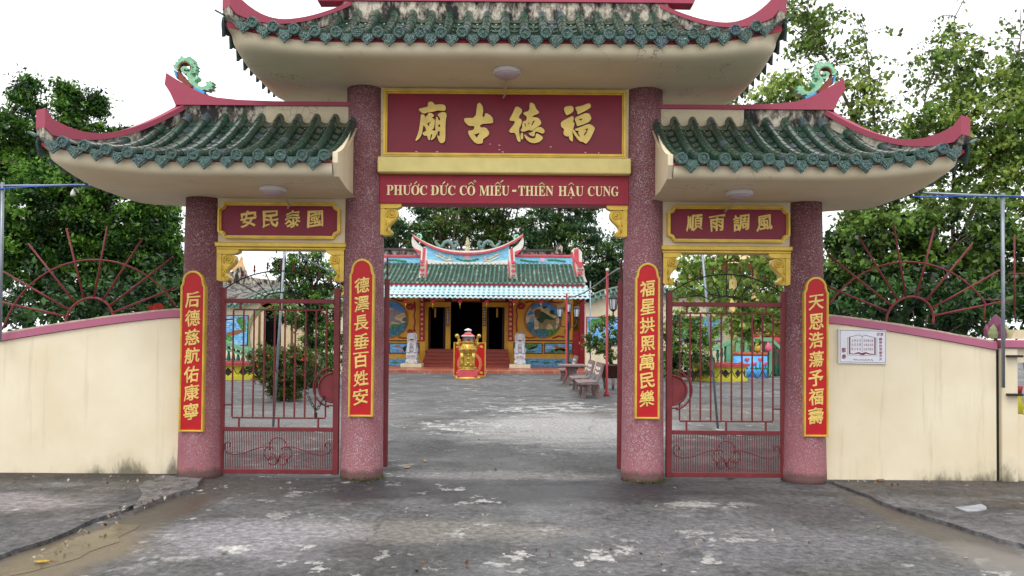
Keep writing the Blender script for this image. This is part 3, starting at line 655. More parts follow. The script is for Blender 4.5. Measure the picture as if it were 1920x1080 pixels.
for ox, pieces in BIG:
    b = MB()
    for k, (o_, hs_) in enumerate(pieces):
        cv = lambda q: [(p.x, p.z) for p in (P(ox+a/8.709, 170+c/8.709, -.15) for a, c in q)]
        b.prism(cv(chaikin(pairs(o_), 1)), lambda a, c, d: (a, -d, c), .12, .15+k*.001, 0, [cv(pairs(h)) for h in hs_], 1)
    obj('character', b, [M_char, mat('dark gold edge', lin('6A4A20'), .5)], mainboard)
b = MB()
for q in range(9):
    x, z = random.uniform(-1.25, 1.25), 3.685+random.random()**3*.12; b.prism([(x+random.uniform(.3, 1)*.02*math.cos(a), z+random.uniform(.3, 1)*.009*math.sin(a)) for a in np.linspace(0, 5.5, 7)], lambda a, c, d: (a, -d, c), .12, .1235)
obj('paint_chips', b, mat('bare plaster chip', lin('C9B6B8'), .7), mainboard)
for s, chars, xs_, lab in ((-1, '安民泰國', (466, 507, 549, 591), 'small crimson board reading four gold characters over the left side passage'), (1, '順雨調風', (1302, 1344.5, 1390, 1433), 'small crimson board reading four gold characters over the right side passage')):
    t_, f = board(s*2.525, 2.685, 3.095, 1.375, chars, lab)
    for i, ch in enumerate(chars):
        b = MB(); c_ = P(xs_[i], (411 if s < 0 else 418), -.12); put(b, ch, c_.x, -.118, c_.z, .185, .205, 0, .024, .08, i+ (4 if s > 0 else 0), 3, .9); obj('character', b, M_char, t_)
# couplet boards on the four columns
def couplet(x0, ztop, zbot, chars, ys_px, xpx, label, seed):
    w, R_ = .272, .05; y = -.265
    t_ = thing('couplet_board', label, 'sign', (x0, -.2, zbot), 'couplet boards on the gate columns')
    hz = ztop-zbot; pl = [(-w/2, 0), (w/2, 0), (w/2, hz-.17)]
    pl += [(w/2-.012, hz-.155), (w/2-.02, hz-.125)]+[(w/2*.86*math.cos(a), hz-.125+.125*math.sin(a)) for a in np.linspace(R(12), R(168), 13)]+[(-w/2+.02, hz-.125), (-w/2+.012, hz-.155), (-w/2, hz-.17)]
    f = lambda a, c, d: (x0+a, -d, zbot+c)
    b = MB(); b.prism(inset(pl, .02), f, .17, .243); obj('panel', b, M_coup, t_)
    b = MB(); frame(b, pl, f, .021, .17, .258, 0, ((0, .93), (.5, 1), (1, .9))); obj('frame', b, M_gold, t_)
    for i, ch in enumerate(chars):
        c_ = P(xpx+(0), ys_px[0]+(ys_px[1]-ys_px[0])*i/6, -.25); b = MB()
        put(b, ch, x0+.004*math.sin(i*3), -.243, c_.z, .168, .19, 0, .02, .07, seed+i, 2, .9); obj('character', b, M_char, t_)
couplet(-3.434, 2.31, .53, '后德慈航佑康寧', (562, 772), 358, 'red couplet board on the leftmost gate column, ending in 寧 at its foot', 1)
couplet(-1.565, 2.455, .71, '德澤長垂百姓安', (535, 745), 676, 'red couplet board on the column left of the central passage', 11)
couplet(1.60, 2.435, .71, '福星拱照萬民樂', (541, 748), 1215, 'red couplet board on the column right of the central passage', 21)
couplet(3.465, 2.295, .53, '天恩浩蕩予福壽', (567, 780), 1527, 'red couplet board on the rightmost gate column, by the white plaque', 31)
# serif lettering on the lintel
b = MB(); seg = [('PHUOC', 725, 801), ('DUC', 808, 854), ('CO', 862, 891), ('MIEU', 899, 955), ('-', 960.5, 968), ('THIEN', 972, 1037.5), ('HAU', 1047, 1094), ('CUNG', 1102, 1160)]
boldmap = lambda c: chr(0x1D400+ord(c)-65) if c.isalpha() else c
base_z = lambda x: P(x, 367+(x-940)*.006, -.126).z
cap = 18.5*8.67/1450; dia = []
for word, xa, xb in seg:
    wd = []
    for ch in word:
        co, fs, sz = glyph(boldmap(ch), .0, 0, 0, 0, 2, .02); wd.append((ch, co, fs, sz))
    tot = sum(w[3][0] for w in wd)+.045*(len(wd)-1); X0, X1 = P(xa, 357, -.126).x, P(xb, 357, -.126).x; k = (X1-X0)/tot; x = X0
    for ch, co, fs, sz in wd:
        hh = cap if ch != '-' else .022; kz = hh/sz[1]; cx = x+sz[0]*k/2; zc = base_z((xa+xb)/2)+cap/2
        b.add([(cx+c[0]*k, -.13-c[2]*.3, zc+c[1]*kz) for c in co], fs); dia.append((word, ch, cx, zc+cap/2, sz[0]*k)); x += (sz[0]+.045)*k
def stroke(pts, r=.008): b.tube([(p[0], -.134, p[1]) for p in pts], r, 6)
for word, ch, cx, zt, w in dia:
    z = zt+.012
    hat = lambda: stroke([(cx-.03, z), (cx, z+.026), (cx+.03, z)], .006)
    horn = lambda: stroke([(cx+w*.36, zt-.006), (cx+w*.52, zt+.004), (cx+w*.54, zt+.022)], .007)
    if word in ('PHUOC', 'DUC') and ch == 'U':
        horn()
        if word == 'DUC': stroke([(cx-.012, z), (cx+.018, z+.032)], .007)
    if word == 'PHUOC' and ch == 'O': stroke([(cx+w*.28, zt-.016), (cx+w*.42, zt-.002), (cx+w*.42, zt+.016)], .007); stroke([(cx-.012, z), (cx+.018, z+.032)], .007)
    if word == 'DUC' and ch == 'D': stroke([(cx-w*.5, zt-cap/2), (cx-w*.05, zt-cap/2)], .007)
    if word == 'CO' and ch == 'O': hat(); stroke([(cx+.022, z+.032), (cx+.04, z+.05), (cx+.052, z+.036), (cx+.036, z+.022)], .005)
    if word == 'MIEU' and ch == 'E': hat(); stroke([(cx+.03, z+.024), (cx+.06, z+.05)], .007)
    if word == 'THIEN' and ch == 'E': hat()
    if word == 'HAU' and ch == 'A': hat(); b.ball((cx, -.134, zt-cap-.02), .009, 8)
obj('lettering', b, M_letter, lintel)
# ceiling lamps
for px, Y, z, r, lab in ((950, -.72, 4.412, .145, 'round white ceiling lamp under the central roof, its cord hanging down'), (515, -.75, 3.147, .14, 'round white ceiling lamp under the left side roof'), (1387, -.75, 3.147, .14, 'round white ceiling lamp under the right side roof')):
    x = P(px, 200, Y).x; t_ = thing('ceiling_lamp', lab, 'lamp', (x, Y, z), 'ceiling lamps under the gate roofs')
    b = MB(); b.lathe((x, Y, z), [(r, 0), (r*1.02, -.02), (r*.98, -.045), (r*.9, -.05)], 28); obj('rim', b, M_lampw, t_)
    b = MB(); b.lathe((x, Y, z), [(r*.89, -.045), (r*.8, -.065), (r*.5, -.085), (0, -.092)], 28); obj('diffuser', b, mat('frosted diffuser', lin('BDA9B0'), .3, .05), t_)
    b = MB(); e = .0 if px == 950 else .04; b.tube([(x-.01+e, Y+.14, z+.0), (x-.015+e, Y+.3, z-.05), (x-.02+e, Y+.5, z-.10), (x-.045+e, Y+.54, z-.13)], .011, 8); obj('cord', b, mat('beige plastic conduit', lin('B9A68C'), .5), t_)
# ------------------------------------------------------------------ iron gate leaves
def gate_leaf(label, group, w=1.365, h=2.14, mirror=False, m=None):
    """hinged leaf built along +x from its hinge at the origin; lock side at x=w"""
    m = m or M_iron; t_ = thing('gate_leaf', label, 'gate', (0, 0, 0), group); sg = -1 if mirror else 1
    F = lambda p: (sg*p[0], p[1], p[2])
    def B(mb, x0, x1, z0, z1, th=.03, y=0): a, c = sorted((sg*x0, sg*x1)); mb.bev(a, c, y-th/2, y+th/2, z0, z1, .004)
    def T(mb, pts, r, n=6): mb.tube([F(p) for p in pts], r, n)
    b = MB(); B(b, 0, .066, .03, h, .06); B(b, w-.066, w, .03, h, .06)
    for z0, z1 in ((1.965, 2.015), (.515, .56), (.035, .085)): B(b, .066, w-.066, z0, z1, .05)
    obj('frame', b, m, t_)
    i0, i1, j0, j1 = .155, w-.155, .655, 1.90
    b = MB()
    B(b, i0, i1, j1-.018, j1, .02); B(b, i0, i1, j0, j0+.018, .02)
    for x in (i0+.08, w/2, i1-.08): B(b, x-.01, x+.01, j1+.0005, 1.9645, .02); B(b, x-.01, x+.01, .5605, j0-.0005, .02)
    for z in (1.77, .80): B(b, .0665, i0-.0105, z, z+.016, .02); B(b, i1+.0105, w-.0665, z, z+.016, .02)
    for x in (i0, i1): B(b, x-.0085, x+.0085, j0+.0179, j1-.0179, .019)
    obj('inner_frame', b, m, t_)
    for k in range(1, 9):
        x = i0+(i1-i0)*k/9; b = MB(); B(b, x-.0085, x+.0085, j0+.0185, j1-.0185, .019); obj('bar', b, m, t_)
    b = MB()
    for k in range(9):
        x = i0+(i1-i0)*k/9; dx = (i1-i0)/9; zc = 1.26
        b.tube([F((x+dx*q/8, -.004, zc-.10*math.sin(math.pi*q/8))) for q in range(9)], .0045, 5)
    obj('hanging_arcs', b, M_black, t_)
    b = MB(); n = 63
    for k in range(1, n): x = .066+(w-.132)*k/n; b.tube([F((x, .008, .085)), F((x, .008, .516))], .0048, 5, 0, False)
    obj('grille', b, M_irond, t_)
    b = MB(); cx, cz, y = w/2, .30, -.018
    arc = lambda x, z, r, a0, a1, k=14: [(x+r*math.cos(R(a0+(a1-a0)*q/k)), y, z+r*math.sin(R(a0+(a1-a0)*q/k))) for q in range(k+1)]
    T(b, arc(cx, cz+.045, .098, -25, 205, 22), .0065)
    for e in (-1, 1):
        mir = lambda pts: [(cx+e*(p[0]-cx), p[1], p[2]) for p in pts]
        T(b, mir(arc(cx+.09, cz-.03, .068, -150, 140, 20)), .0065); T(b, mir(arc(cx+.055, cz-.115, .05, -180, 80, 16)), .0065)
        T(b, mir([(cx+.085, y, cz+.035), (cx+.16, y, cz+.04), (cx+.28, y, cz+.005), (cx+.40, y, cz-.04), (cx+.50, y, cz-.05), (cx+.575, y, cz-.03), (cx+.605, y, cz+.02), (cx+.60, y, cz+.07), (cx+.57, y, cz+.092), (cx+.54, y, cz+.08), (cx+.535, y, cz+.05), (cx+.555, y, cz+.035)]), .0065)
        T(b, mir([(cx+.012, y, cz-.11), (cx+.03, y, cz-.06), (cx+.07, y, cz-.03)]), .007)
    b.ball(F((cx, y, cz-.10)), .02, 10)
    obj('scroll_ornament', b, M_iron, t_)
    # round lock guard on the closing side
    b = MB(); zc, r = 1.015, .165
    disc = [(w-.066+r*math.cos(R(a)), zc+r*math.sin(R(a))) for a in range(90, 271, 9)]
    b.prism(disc, lambda a, c, d: F((a, d, c)), .012, -.012)
    b.tube([F((a, -.016, c)) for a, c in disc], .013, 6)
    b.tube([F((w-.066+.225*math.cos(R(a)), -.012, zc+.225*math.sin(R(a)))) for a in range(98, 264, 8)], .011, 6)
    obj('lock_guard', b, M_iron, t_)
    # arched rod crest with spear points
    b = MB(); hw = w/2-.03; sag = .225; rr = (hw*hw+sag*sag)/(2*sag); zc = h-.03+sag-rr
    am = math.asin(hw/rr); pt = lambda a, r_: (w/2+r_*math.sin(a), 0, zc+r_*math.cos(a))
    T(b, [pt(-am+2*am*q/24, rr) for q in range(25)], .0075)
    ri = .185; T(b, [(w/2+ri*math.cos(R(a)), 0, 2.012+.075*math.sin(R(a))) for a in range(0, 181, 12)], .0075)
    for k in range(7):
        a = R(20+140*k/6); p0 = (w/2+ri*math.cos(a), 0, 2.012+.075*math.sin(a)); th = (k/6-.5)*-1.5*am; T(b, [p0, pt(th, rr)], .0055)
    obj('crest', b, M_black, t_)
    b = MB()
    for k in range(9):
        a = -am*.86+2*am*.86*k/8; p = pt(a, rr)
        b.lathe(F((p[0], 0, p[2])), [(.004, 0), (.004, .02), (.012, .035), (.014, .05), (.007, .065), (.012, .075), (.011, .09), (0, .12)], 8)
    obj('spear_points', b, M_irond, t_)
    return t_
g1 = gate_leaf('closed red iron gate leaf filling the left side passage, lock guard at its right', 'iron gate leaves', 1.37); g1.location = (-3.225, 0, 0)
g2 = gate_leaf('closed red iron gate leaf filling the right side passage, lock guard at its left', 'iron gate leaves', 1.37, mirror=True); g2.location = (3.225, 0, 0)
for o_, s, lab in ((g1, -1, 'red iron leaf swung open edge-on against the column left of the central passage'), (g1, 1, 'red iron leaf swung open edge-on against the column right of the central passage')):
    c_ = copy_tree(g1 if s < 0 else g2); c_['label'] = lab; c_.location = (s*1.352, .16, .06); c_.rotation_euler = (0, 0, R(99) if s < 0 else R(-99)); c_.scale = (1, 1, 1.03)
# chain with padlock on the left leaf
b = MB()
for k in range(13):
    q = k/12; x = -2.02+(-.19)*q; z = 1.0-.28*math.sin(math.pi*q*.5)**1; z = .76+.40*abs(q-.45)**1.3; a = (k % 2)*math.pi/2
    b.tube([(x+.012*math.cos(u)*1.0, -.035+.010*math.sin(u)*math.sin(a), z+.017*math.sin(u)*(.5+.5*math.cos(a))) for u in np.linspace(0, 6.283, 9)], .0045, 5)
b.bev(-2.125, -2.095, -.045, -.025, .675, .735, .004); tag(obj('chain', b, M_black), 'short black chain with a padlock dangling on the left gate leaf', 'chain')

# ------------------------------------------------------------------ boundary walls
def wall_run(x0, x1, zt, label):
    "wall between x0 (at the gate) and x1; zt(x) = top"
    s = 1 if x1 > x0 else -1; t_ = thing('boundary_wall', label, 'wall', (x0, 0, 0)); n = 24
    xs = [x0+(x1-x0)*k/n for k in range(n+1)]
    b = MB(); top = [zt(x) for x in xs]
    b.prism([(x0, -.1)]+[(x1, -.1)]+[(x, z-.085) for x, z in zip(xs[::-1], top[::-1])], lambda a, c, d: (a, d, c), .10, -.075); obj('wall', b, M_wall, t_)
    b = MB(); lo = [(x, zt(x)-.08) for x in xs]; hi = [(x, zt(x)+.012*noise.noise(Vector((x*3, 0, 0)))*.4) for x in xs[::-1]]
    b.prism(lo+hi, lambda a, c, d: (a, d, c), .14, -.10); obj('coping', b, M_cope, t_)
    b = MB(); b.prism([(x, zt(x)-.01) for x in xs]+[(x, zt(x)+.02+.008*noise.noise(Vector((x*5, 3, 0)))) for x in xs[::-1]], lambda a, c, d: (a, d, c), .13, -.075); obj('mortar_cap', b, mat('rough mortar', lin('B9AE98'), .9, .3, 12, .6, 40, .01, lin('5a544c'), .6), t_)
    return t_
zl = lambda x: 1.875-.30*cl((-3.70-x)/2.05)**1.25
zr = lambda x: 1.865-.285*cl((x-3.70)/1.86)**1.2
wl_ = wall_run(-3.63, -5.74, zl, 'cream boundary wall with pink coping stepping down left of the gate')
wr_ = wall_run(3.63, 5.56, zr, 'cream boundary wall with pink coping right of the gate, carrying the white plaque')
b = MB(); b.box(5.563, 5.599, -.06, .1, 0, 1.52); obj('joint', b, mat('black gap strip', lin('26221F'), .9), wr_)  # near-black strip: the darkness of the open gap put into colour
wo_ = thing('boundary_wall', 'cream wall end post and wall at the left edge beyond the coping', 'wall', (-5.75, 0, 0))
b = MB(); b.bev(-6.02, -5.76, -.13, .16, 0, 1.60, .012); obj('post', b, M_wall, wo_)
b = MB(); b.box(-14, -6.03, -.07, .1, 0, 1.45); obj('wall', b, M_wall, wo_)
wb = thing('boundary_wall', 'cream wall bay with a cracked post and balustrade opening at the right edge', 'wall', (5.6, 0, 0))
b = MB(); b.bev(5.60, 5.78, -.12, .16, 0, 1.52, .01); obj('post', b, M_wall, wb)
b = MB(); b.box(5.785, 9.0, -.06, .12, 0, .76); obj('wall', b, M_wall, wb); b = MB(); b.box(5.785, 9.0, -.06, .12, 1.36, 1.52); obj('beam', b, M_wall, wb)
b = MB(); b.bev(5.60, 9.0, -.15, .19, 1.523, 1.615, .01); obj('coping', b, M_cope, wb)
b = MB(); b.prism([(5.72, 1.627), (9, 1.627), (9, 1.73), (5.76, 1.73)], lambda a, c, d: (a, d, c), .14, -.10); obj('cap_block', b, mat('cream block', lin('D8CBA6'), .8, .15, 8, .2, 50, .005, lin('9C917a'), .66), wb)
for k in range(12):
    x = 5.99+k*.26; b = MB(); b.lathe((x, .03, .765), [(.05, 0), (.05, .05), (.03, .07), (.042, .10), (.062, .16), (.066, .22), (.05, .30), (.032, .38), (.032, .42), (.045, .44), (.032, .46), (.05, .55), (.05, .595)], 14); obj('baluster', b, mat('pale grey baluster', lin('C2C4CC'), .6), wb)
# lotus bud on the post
lt = thing('lotus_finial', 'purple and green lotus bud finial on the right wall post', 'finial', (5.62, .02, 1.63))
b = MB(); b.lathe((5.62, .02, 1.625), [(.05, 0), (.06, .02), (.085, .08), (.09, .14), (.072, .19), (.042, .24), (0, .285)], 16); obj('bud', b, mat('purple bud paint', lin('7A3F5E'), .6, .3, 12, .3, 40, .006, lin('4a3038'), .6), lt)
for k in range(7):
    a = 2*math.pi*k/7+.3; b = MB(); b.prism([(-.042, 0), (.042, 0), (.052, .055), (.034, .115), (0, .165), (-.034, .115), (-.052, .055)], lambda p, q, d: (5.62+math.cos(a)*(.078+.026*math.sin(q*15)+d)-math.sin(a)*p, .02+math.sin(a)*(.078+.026*math.sin(q*15)+d)+math.cos(a)*p, 1.632+q*.95), -.012, .012)
    obj('petal', b, mat('purple petal paint', lin('8A4A6A'), .55, .3, 10) if k % 2 else mat('green sepal paint', lin('9AA878'), .6, .3, 10), lt)
# fan railings on the walls
def fan(cx, cz, s, spokes, arc_pts, label, tilt):
    t_ = thing('fan_railing', label, 'railing', (cx, 0, cz-.05), 'fan railings on the boundary wall')
    b = MB(); b.tube([(cx+.27*math.cos(a)*s, .0, cz-.03+.27*math.sin(a)+tilt*.27*math.cos(a)) for a in np.linspace(-.12, math.pi+.25, 26)], .014, 8); obj('inner_arc', b, M_iron, t_)
    b = MB(); b.tube(arc_pts, .0105, 8); obj('outer_arc', b, M_iron, t_)
    for a, L in spokes:
        a = R(a); b = MB(); b.tube([(cx+s*.27*math.cos(a), 0, cz-.03+.27*math.sin(a)), (cx+s*L*math.cos(a), 0, cz-.03+L*math.sin(a))], [.0125, .0105], 8); obj('spoke', b, M_iron, t_)
    return t_
pl = lambda pts: [tuple(P(x, y, 0)) for x, y in pts]
def circ(x0, y0, x1, y1, x2, y2, n=30):
    A = np.array([[x0, y0, 1], [x1, y1, 1], [x2, y2, 1]], float); B_ = np.array([-(x0*x0+y0*y0), -(x1*x1+y1*y1), -(x2*x2+y2*y2)], float)
    D, E_, Fq = np.linalg.solve(A, B_); cx, cy = -D/2, -E_/2; r = math.hypot(x0-cx, y0-cy); a0, a2 = math.atan2(y0-cy, x0-cx), math.atan2(y2-cy, x2-cx)
    return [(cx+r*math.cos(a0+(a2-a0)*k/n), cy+r*math.sin(a0+(a2-a0)*k/n)) for k in range(n+1)]
sp = [(22, 1.07), (38.5, 1.2), (58.5, 1.12), (80.5, 1.10), (105, 1.10), (129, 1.14), (150.5, 1.18), (168, 1.15)]
c_ = P(168, 598, 0); fan(c_.x, c_.z, 1, sp, pl([(4, 618)]+circ(12, 600, 178, 487, 333, 580)), 'red iron sunburst fan railing on the left boundary wall before the dark tree', .1)
c_ = P(1706, 596, 0); fan(c_.x, c_.z, -1, sp, pl(circ(1552, 575, 1700, 491, 1847, 568)+[(1846, 585), (1845, 604)]), 'red iron sunburst fan railing on the right boundary wall near the lotus bud', -.1)
b = MB(); b.tube(pl([(1843, 562), (1904, 562)]), .008, 6); b.tube(pl([(1902, 440), (1902, 592)]), .009, 6); b.tube(pl([(1890, 513), (1990, 513)]), .008, 6); b.tube(pl([(1990, 440), (1990, 592)]), .009, 6)
tag(obj('rod_fence', b, M_iron), 'thin red rod fence standing on the wall at the right edge', 'fence')
# steel pipes that carry the light string
def pole(pts, r, label, cat, name='pole', m=None, group=None):
    b = MB(); b.tube(pts, r, 10); return tag(obj(name, b, m or M_galv), label, cat, group)
pole([P(1880, 362, -.20), P(1881, 727, -.20)], .019, 'galvanised steel pole fixed to the right wall post beside the lotus bud', 'pole', group='galvanised poles')
b = MB(); b.bev(5.64, 5.80, -.185, -.118, .99, 1.015, .003); b.bev(5.64, 5.80, -.185, -.118, 1.42, 1.445, .003); tag(obj('pole_bracket', b, M_black), 'rusty bracket fixing the steel pole to the right wall post', 'bracket')
pole([P(5, 342, -.20), P(0, 640, -.20)], .019, 'galvanised steel pole at the left edge of the photo', 'pole', group='galvanised poles')
pole([P(-120, 350, -.2), P(146, 347, -.2), P(215, 352, .5)], .014, 'galvanised horizontal pipe running from the left pole to the gate roof', 'pipe', 'pipe')
pole([P(1690, 352, .5), P(1735, 362, -.2), P(1990, 372, -.2)], .014, 'galvanised horizontal pipe running from the right pole to the gate roof', 'pipe', 'pipe')
M_blue = mat('blue cable', lin('2F5FC0'), .4, .1)
for a, y0, lab in (((-100, 0, 60, 146, 230), 352, 'blue cable taped along the left pipe'), ((1690, 1735, 1800, 1900, 1990), 366, 'blue cable taped along the right pipe')):
    b = MB(); b.tube([P(x, y0+3*math.sin(i*1.7)+(x-a[0])*(-.01 if y0 < 360 else .02), -.222) for i, x in enumerate(a)], .007, 6); tag(obj('cable', b, M_blue), lab, 'cable')
bl = thing('light_bulb', 'small white lamp socket hanging from the left pipe', 'bulb', P(137, 360, -.2)); p_ = P(137, 352, -.2)
b = MB(); b.lathe((p_.x, p_.y, p_.z-.09), [(.022, 0), (.026, .01), (.022, .04), (.012, .055), (.012, .07), (0, .075)], 12); obj('socket', b, M_lampw, bl)
b = MB(); b.tube([(p_.x, p_.y, p_.z-.02), (p_.x+.02, p_.y, p_.z+.0), (p_.x+.05, p_.y, p_.z-.02), (p_.x+.065, p_.y, p_.z-.06)], .004, 6); obj('cord', b, M_white, bl)
# the white plaque
pq = thing('wall_plaque', 'white tiled plaque with a red open book on the right boundary wall', 'plaque', P(1616, 650, -.08))
A = lambda x, y, d=0: P(1560+x/10.8, 600+y/10.8, -.10-d)
M_plq = mat('white plaque tile', lin('DEDFE8'), .3, .05, 8, .05); M_plr = mat('dark red plaque ink', lin('7E1E34'), .5, .1); M_plg = mat('grey plaque line', lin('6B6478'), .5)
b = MB(); b.prism([(130, 180), (1098, 210), (1098, 895), (130, 872)], lambda a, c, d: A(a, c, d), -.024, 0); obj('tile', b, M_plq, pq)
def ln(mb, pts, w=.0025, closed=False):
    q = [A(x, y, .001) for x, y in pts]; mb.tube(q+([q[0]] if closed else []), w, 4, 0)
b = MB(); ln(b, [(165, 203), (1085, 228), (1085, 865), (165, 845)], .003, True); obj('border', b, M_plg, pq)
b = MB(); ln(b, [(345, 350), (318, 350), (318, 712), (560, 715), (620, 728), (680, 718), (910, 728), (910, 362), (880, 360)], .002); ln(b, [(610, 335), (612, 660)], .002)
ln(b, [(372, 335), (430, 330), (480, 312), (540, 300), (580, 310), (610, 335), (640, 318), (680, 305), (740, 325), (800, 345), (862, 352)], .003); obj('book_outline', b, M_plg, pq)
b = MB(); b.prism([(345, 345), (372, 340), (372, 675), (440, 680), (540, 648), (590, 668), (612, 672), (640, 660), (690, 650), (760, 678), (858, 690), (858, 356), (884, 360), (884, 706), (760, 700), (690, 680), (640, 712), (585, 706), (545, 682), (440, 692), (345, 690)], lambda a, c, d: A(a, c, d), 0, .002); obj('book', b, M_plr, pq)
b = MB()
for rx in (0, 1, 2):
    for k in range(9):
        x = (412, 465, 518, 570, 655, 697, 738, 780, 818)[k]; y = (415, 500, 588)[rx]
        c_ = A(x, y+ (0 if k < 4 else 4), .001); put(b, '法華經如是我聞一'[(rx*3+k) % 7], c_.x, c_.y, c_.z, .016, .03, 0, .0, 0, 0, 1, .1)
obj('book_text', b, M_plr, pq)
b = MB()
for ch, x, y, s_ in (('敬', 240, 610, 1), ('奉', 243, 745, 1), ('印', 937, 290, .62), ('茶', 1010, 292, .68)): c_ = A(x, y, .001); put(b, ch, c_.x, c_.y, c_.z, .052*s_, .058*s_, 0, .02, .05, 3, 1, .1)
for i, ch in enumerate('體慎政堂編見女'): c_ = A(985, 390+i*67, .001); put(b, ch, c_.x, c_.y, c_.z, .036, .033, 0, .015, .05, 3, 1, .1)
ln(b, [(430, 800), (455, 785), (480, 820), (500, 790), (530, 820), (560, 800), (590, 815), (620, 800), (650, 818), (680, 800), (710, 820), (740, 795), (770, 820), (800, 795), (830, 825)], .003)
obj('characters', b, M_plr, pq)
# ------------------------------------------------------------------ temple hall across the yard
YW = 30.5
def hb(mb, x0, x1, y0, y1, Y, th, mi=0, bev=0):
    "box whose front face spans those photo pixels on the plane Y"
    xm, ym = (x0+x1)/2, (y0+y1)/2; X0, X1 = P(x0, ym, Y).x, P(x1, ym, Y).x; Z1, Z0 = P(xm, y0, Y).z, P(xm, y1, Y).z
    (mb.bev(X0, X1, Y, Y+th, Z0, Z1, bev, mi) if bev else mb.box(X0, X1, Y, Y+th, Z0, Z1, mi)); return mb
def fp(mb, pts, Y, th=.02, mi=0, o=(0, 0), k=1., sm=0):
    "painted relief: outline in photo pixels (origin o, enlargement k) on the plane Y"
    q = [(o[0]+x/k, o[1]+y/k) for x, y in pts]; q = chaikin(q, sm) if sm else q
    w = [P(x, y, Y) for x, y in q]; mb.prism([(p.x, p.z) for p in w], lambda a, c, d: (a, Y-d, c), -.0, th, mi); return mb
def ell(cx, cy, rx, ry, n=28, a0=0, a1=360): return [(cx+rx*math.cos(R(a0+(a1-a0)*i/n)), cy+ry*math.sin(R(a0+(a1-a0)*i/n))) for i in range(n)]
def paint(h, v=.2, s=9): return mat('paint '+h, lin(h), .55, v, s, .05, 40)
BRUSH = {}
def brush(name, c1, c2, c3, sc=6, st=(1, 1, 3)):
    if name in BRUSH: return BRUSH[name]
    t = NT(name); c = t.ramp(t.noise(sc, 6, .6, None, st, 1.5), (.3, c1), (.5, c2), (.68, c3)); BRUSH[name] = t.out(c, .5); return BRUSH[name]
B_sky = brush('painted sky', lin('2E6FC0'), lin('5FB0E6'), lin('CFE8F0'), 3)
B_lake = brush('painted lake', lin('1F6FB8'), lin('4DA6E0'), lin('BFE2F2'), 5, (1, 1, 5))
B_fol = brush('painted foliage', lin('123D22'), lin('2F7A3C'), lin('8DB84A'), 9, (1, 1, 1))
B_rock = brush('painted rocks', lin('123A4A'), lin('2F7088'), lin('5AA0B0'), 8, (1, 1, 1))
B_dusk = brush('painted dusk', lin('3F7FC0'), lin('D8C48A'), lin('E8D49A'), 2, (.5, 1, 3))
hall = thing('temple_hall', 'low temple hall with green roof, pale blue awning and painted yellow front', 'temple', (P(876, 690, YW).x, YW, 0))
t = NT('terracotta tiles'); br = t.n('ShaderNodeTexBrick'); br.offset = 0; br.inputs['Scale'].default_value = 1; br.inputs['Brick Width'].default_value = .5; br.inputs['Row Height'].default_value = .5; br.inputs['Mortar Size'].default_value = .008
br.inputs['Color1'].default_value = (*lin('9C4A38'), 1); br.inputs['Color2'].default_value = (*lin('A8583F'), 1); br.inputs['Mortar'].default_value = (*lin('C9A894'), 1); t.l(t.worldpos(), br.inputs['Vector'])
t.out(t.mix(t.ramp(t.noise(1.2, 5), (.4, 0.), (.7, .5)), br.outputs['Color'], lin('B98a78')), .3); M_terra = t.mat
XL, XR = P(650, 690, 25.4).x, P(1104, 690, 25.4).x
b = MB(); b.bev(XL, XR, 25.35, 30.4, -.02, .135, .015); pf = obj('platform', b, M_terra, hall)
b = MB(); sx0, sx1 = P(791, 670, 29).x, P(957, 670, 29).x
for k in range(5): e = .03*k; b.bev(sx0+e, sx1-e, 28.95+k*.28, 30.45, .135+k*.17-.001 if k else .135, .135+(k+1)*.17-.022, .008); b.box(sx0+e-.0, sx1-e+.0, 28.92+k*.28, 30.45, .135+(k+1)*.17-.0219, .135+(k+1)*.17)
obj('step', b, mat('red brown stair tile', lin('96453A'), .4, .14, 8, .05, 30), hall)
for x0, x1 in ((655, 787), (962, 1074)): b = MB(); hb(b, x0, x1, 556, 690, YW, .25); obj('wall', b, M_yel, hall)
b = MB()
for x0, x1 in ((796, 802.5), (835.5, 844.5), (904.5, 912), (946, 953.5)): hb(b, x0, x1, 567, 658, YW+.1, .25)
hb(b, 797, 844, 566, 575.5, YW+.12, .2); hb(b, 904.5, 953, 566, 575.5, YW+.12, .2)
obj('door_frame', b, M_yel, hall)
for x0, x1 in ((786.8, 797.5), (951.5, 962.2)): b = MB(); hb(b, x0, x1, 640, 687, YW-.1, .3); obj('pedestal', b, M_yel, hall)
b = MB(); hb(b, 786.8, 962.2, 548, 566.5, YW+.05, .3); obj('door_beam', b, M_mar, hall)
b = MB()
for x0, x1, c in ((802, 834, 1), (848, 900, 0), (916, 948, 1)): hb(b, x0, x1, 558, 564.5, YW+.02, .025)
obj('beam_painting', b, brush('painted beam', lin('B8622A'), lin('D08A3A'), lin('7E2A20'), 6), hall)
b = MB(); r_ = P(788, 660, YW+.36), P(961, 545, YW+.36)
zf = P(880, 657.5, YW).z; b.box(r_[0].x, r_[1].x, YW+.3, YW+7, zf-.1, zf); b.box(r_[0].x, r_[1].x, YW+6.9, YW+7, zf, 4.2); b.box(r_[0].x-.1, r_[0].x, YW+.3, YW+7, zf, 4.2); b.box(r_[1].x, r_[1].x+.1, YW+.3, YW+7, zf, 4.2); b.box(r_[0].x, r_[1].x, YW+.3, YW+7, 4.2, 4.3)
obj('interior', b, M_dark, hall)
b = MB(); hb(b, 786, 962, 656.8, 659.2, YW-.06, .5); obj('sill', b, mat('grey stone sill', lin('9A8E88'), .6), hall)
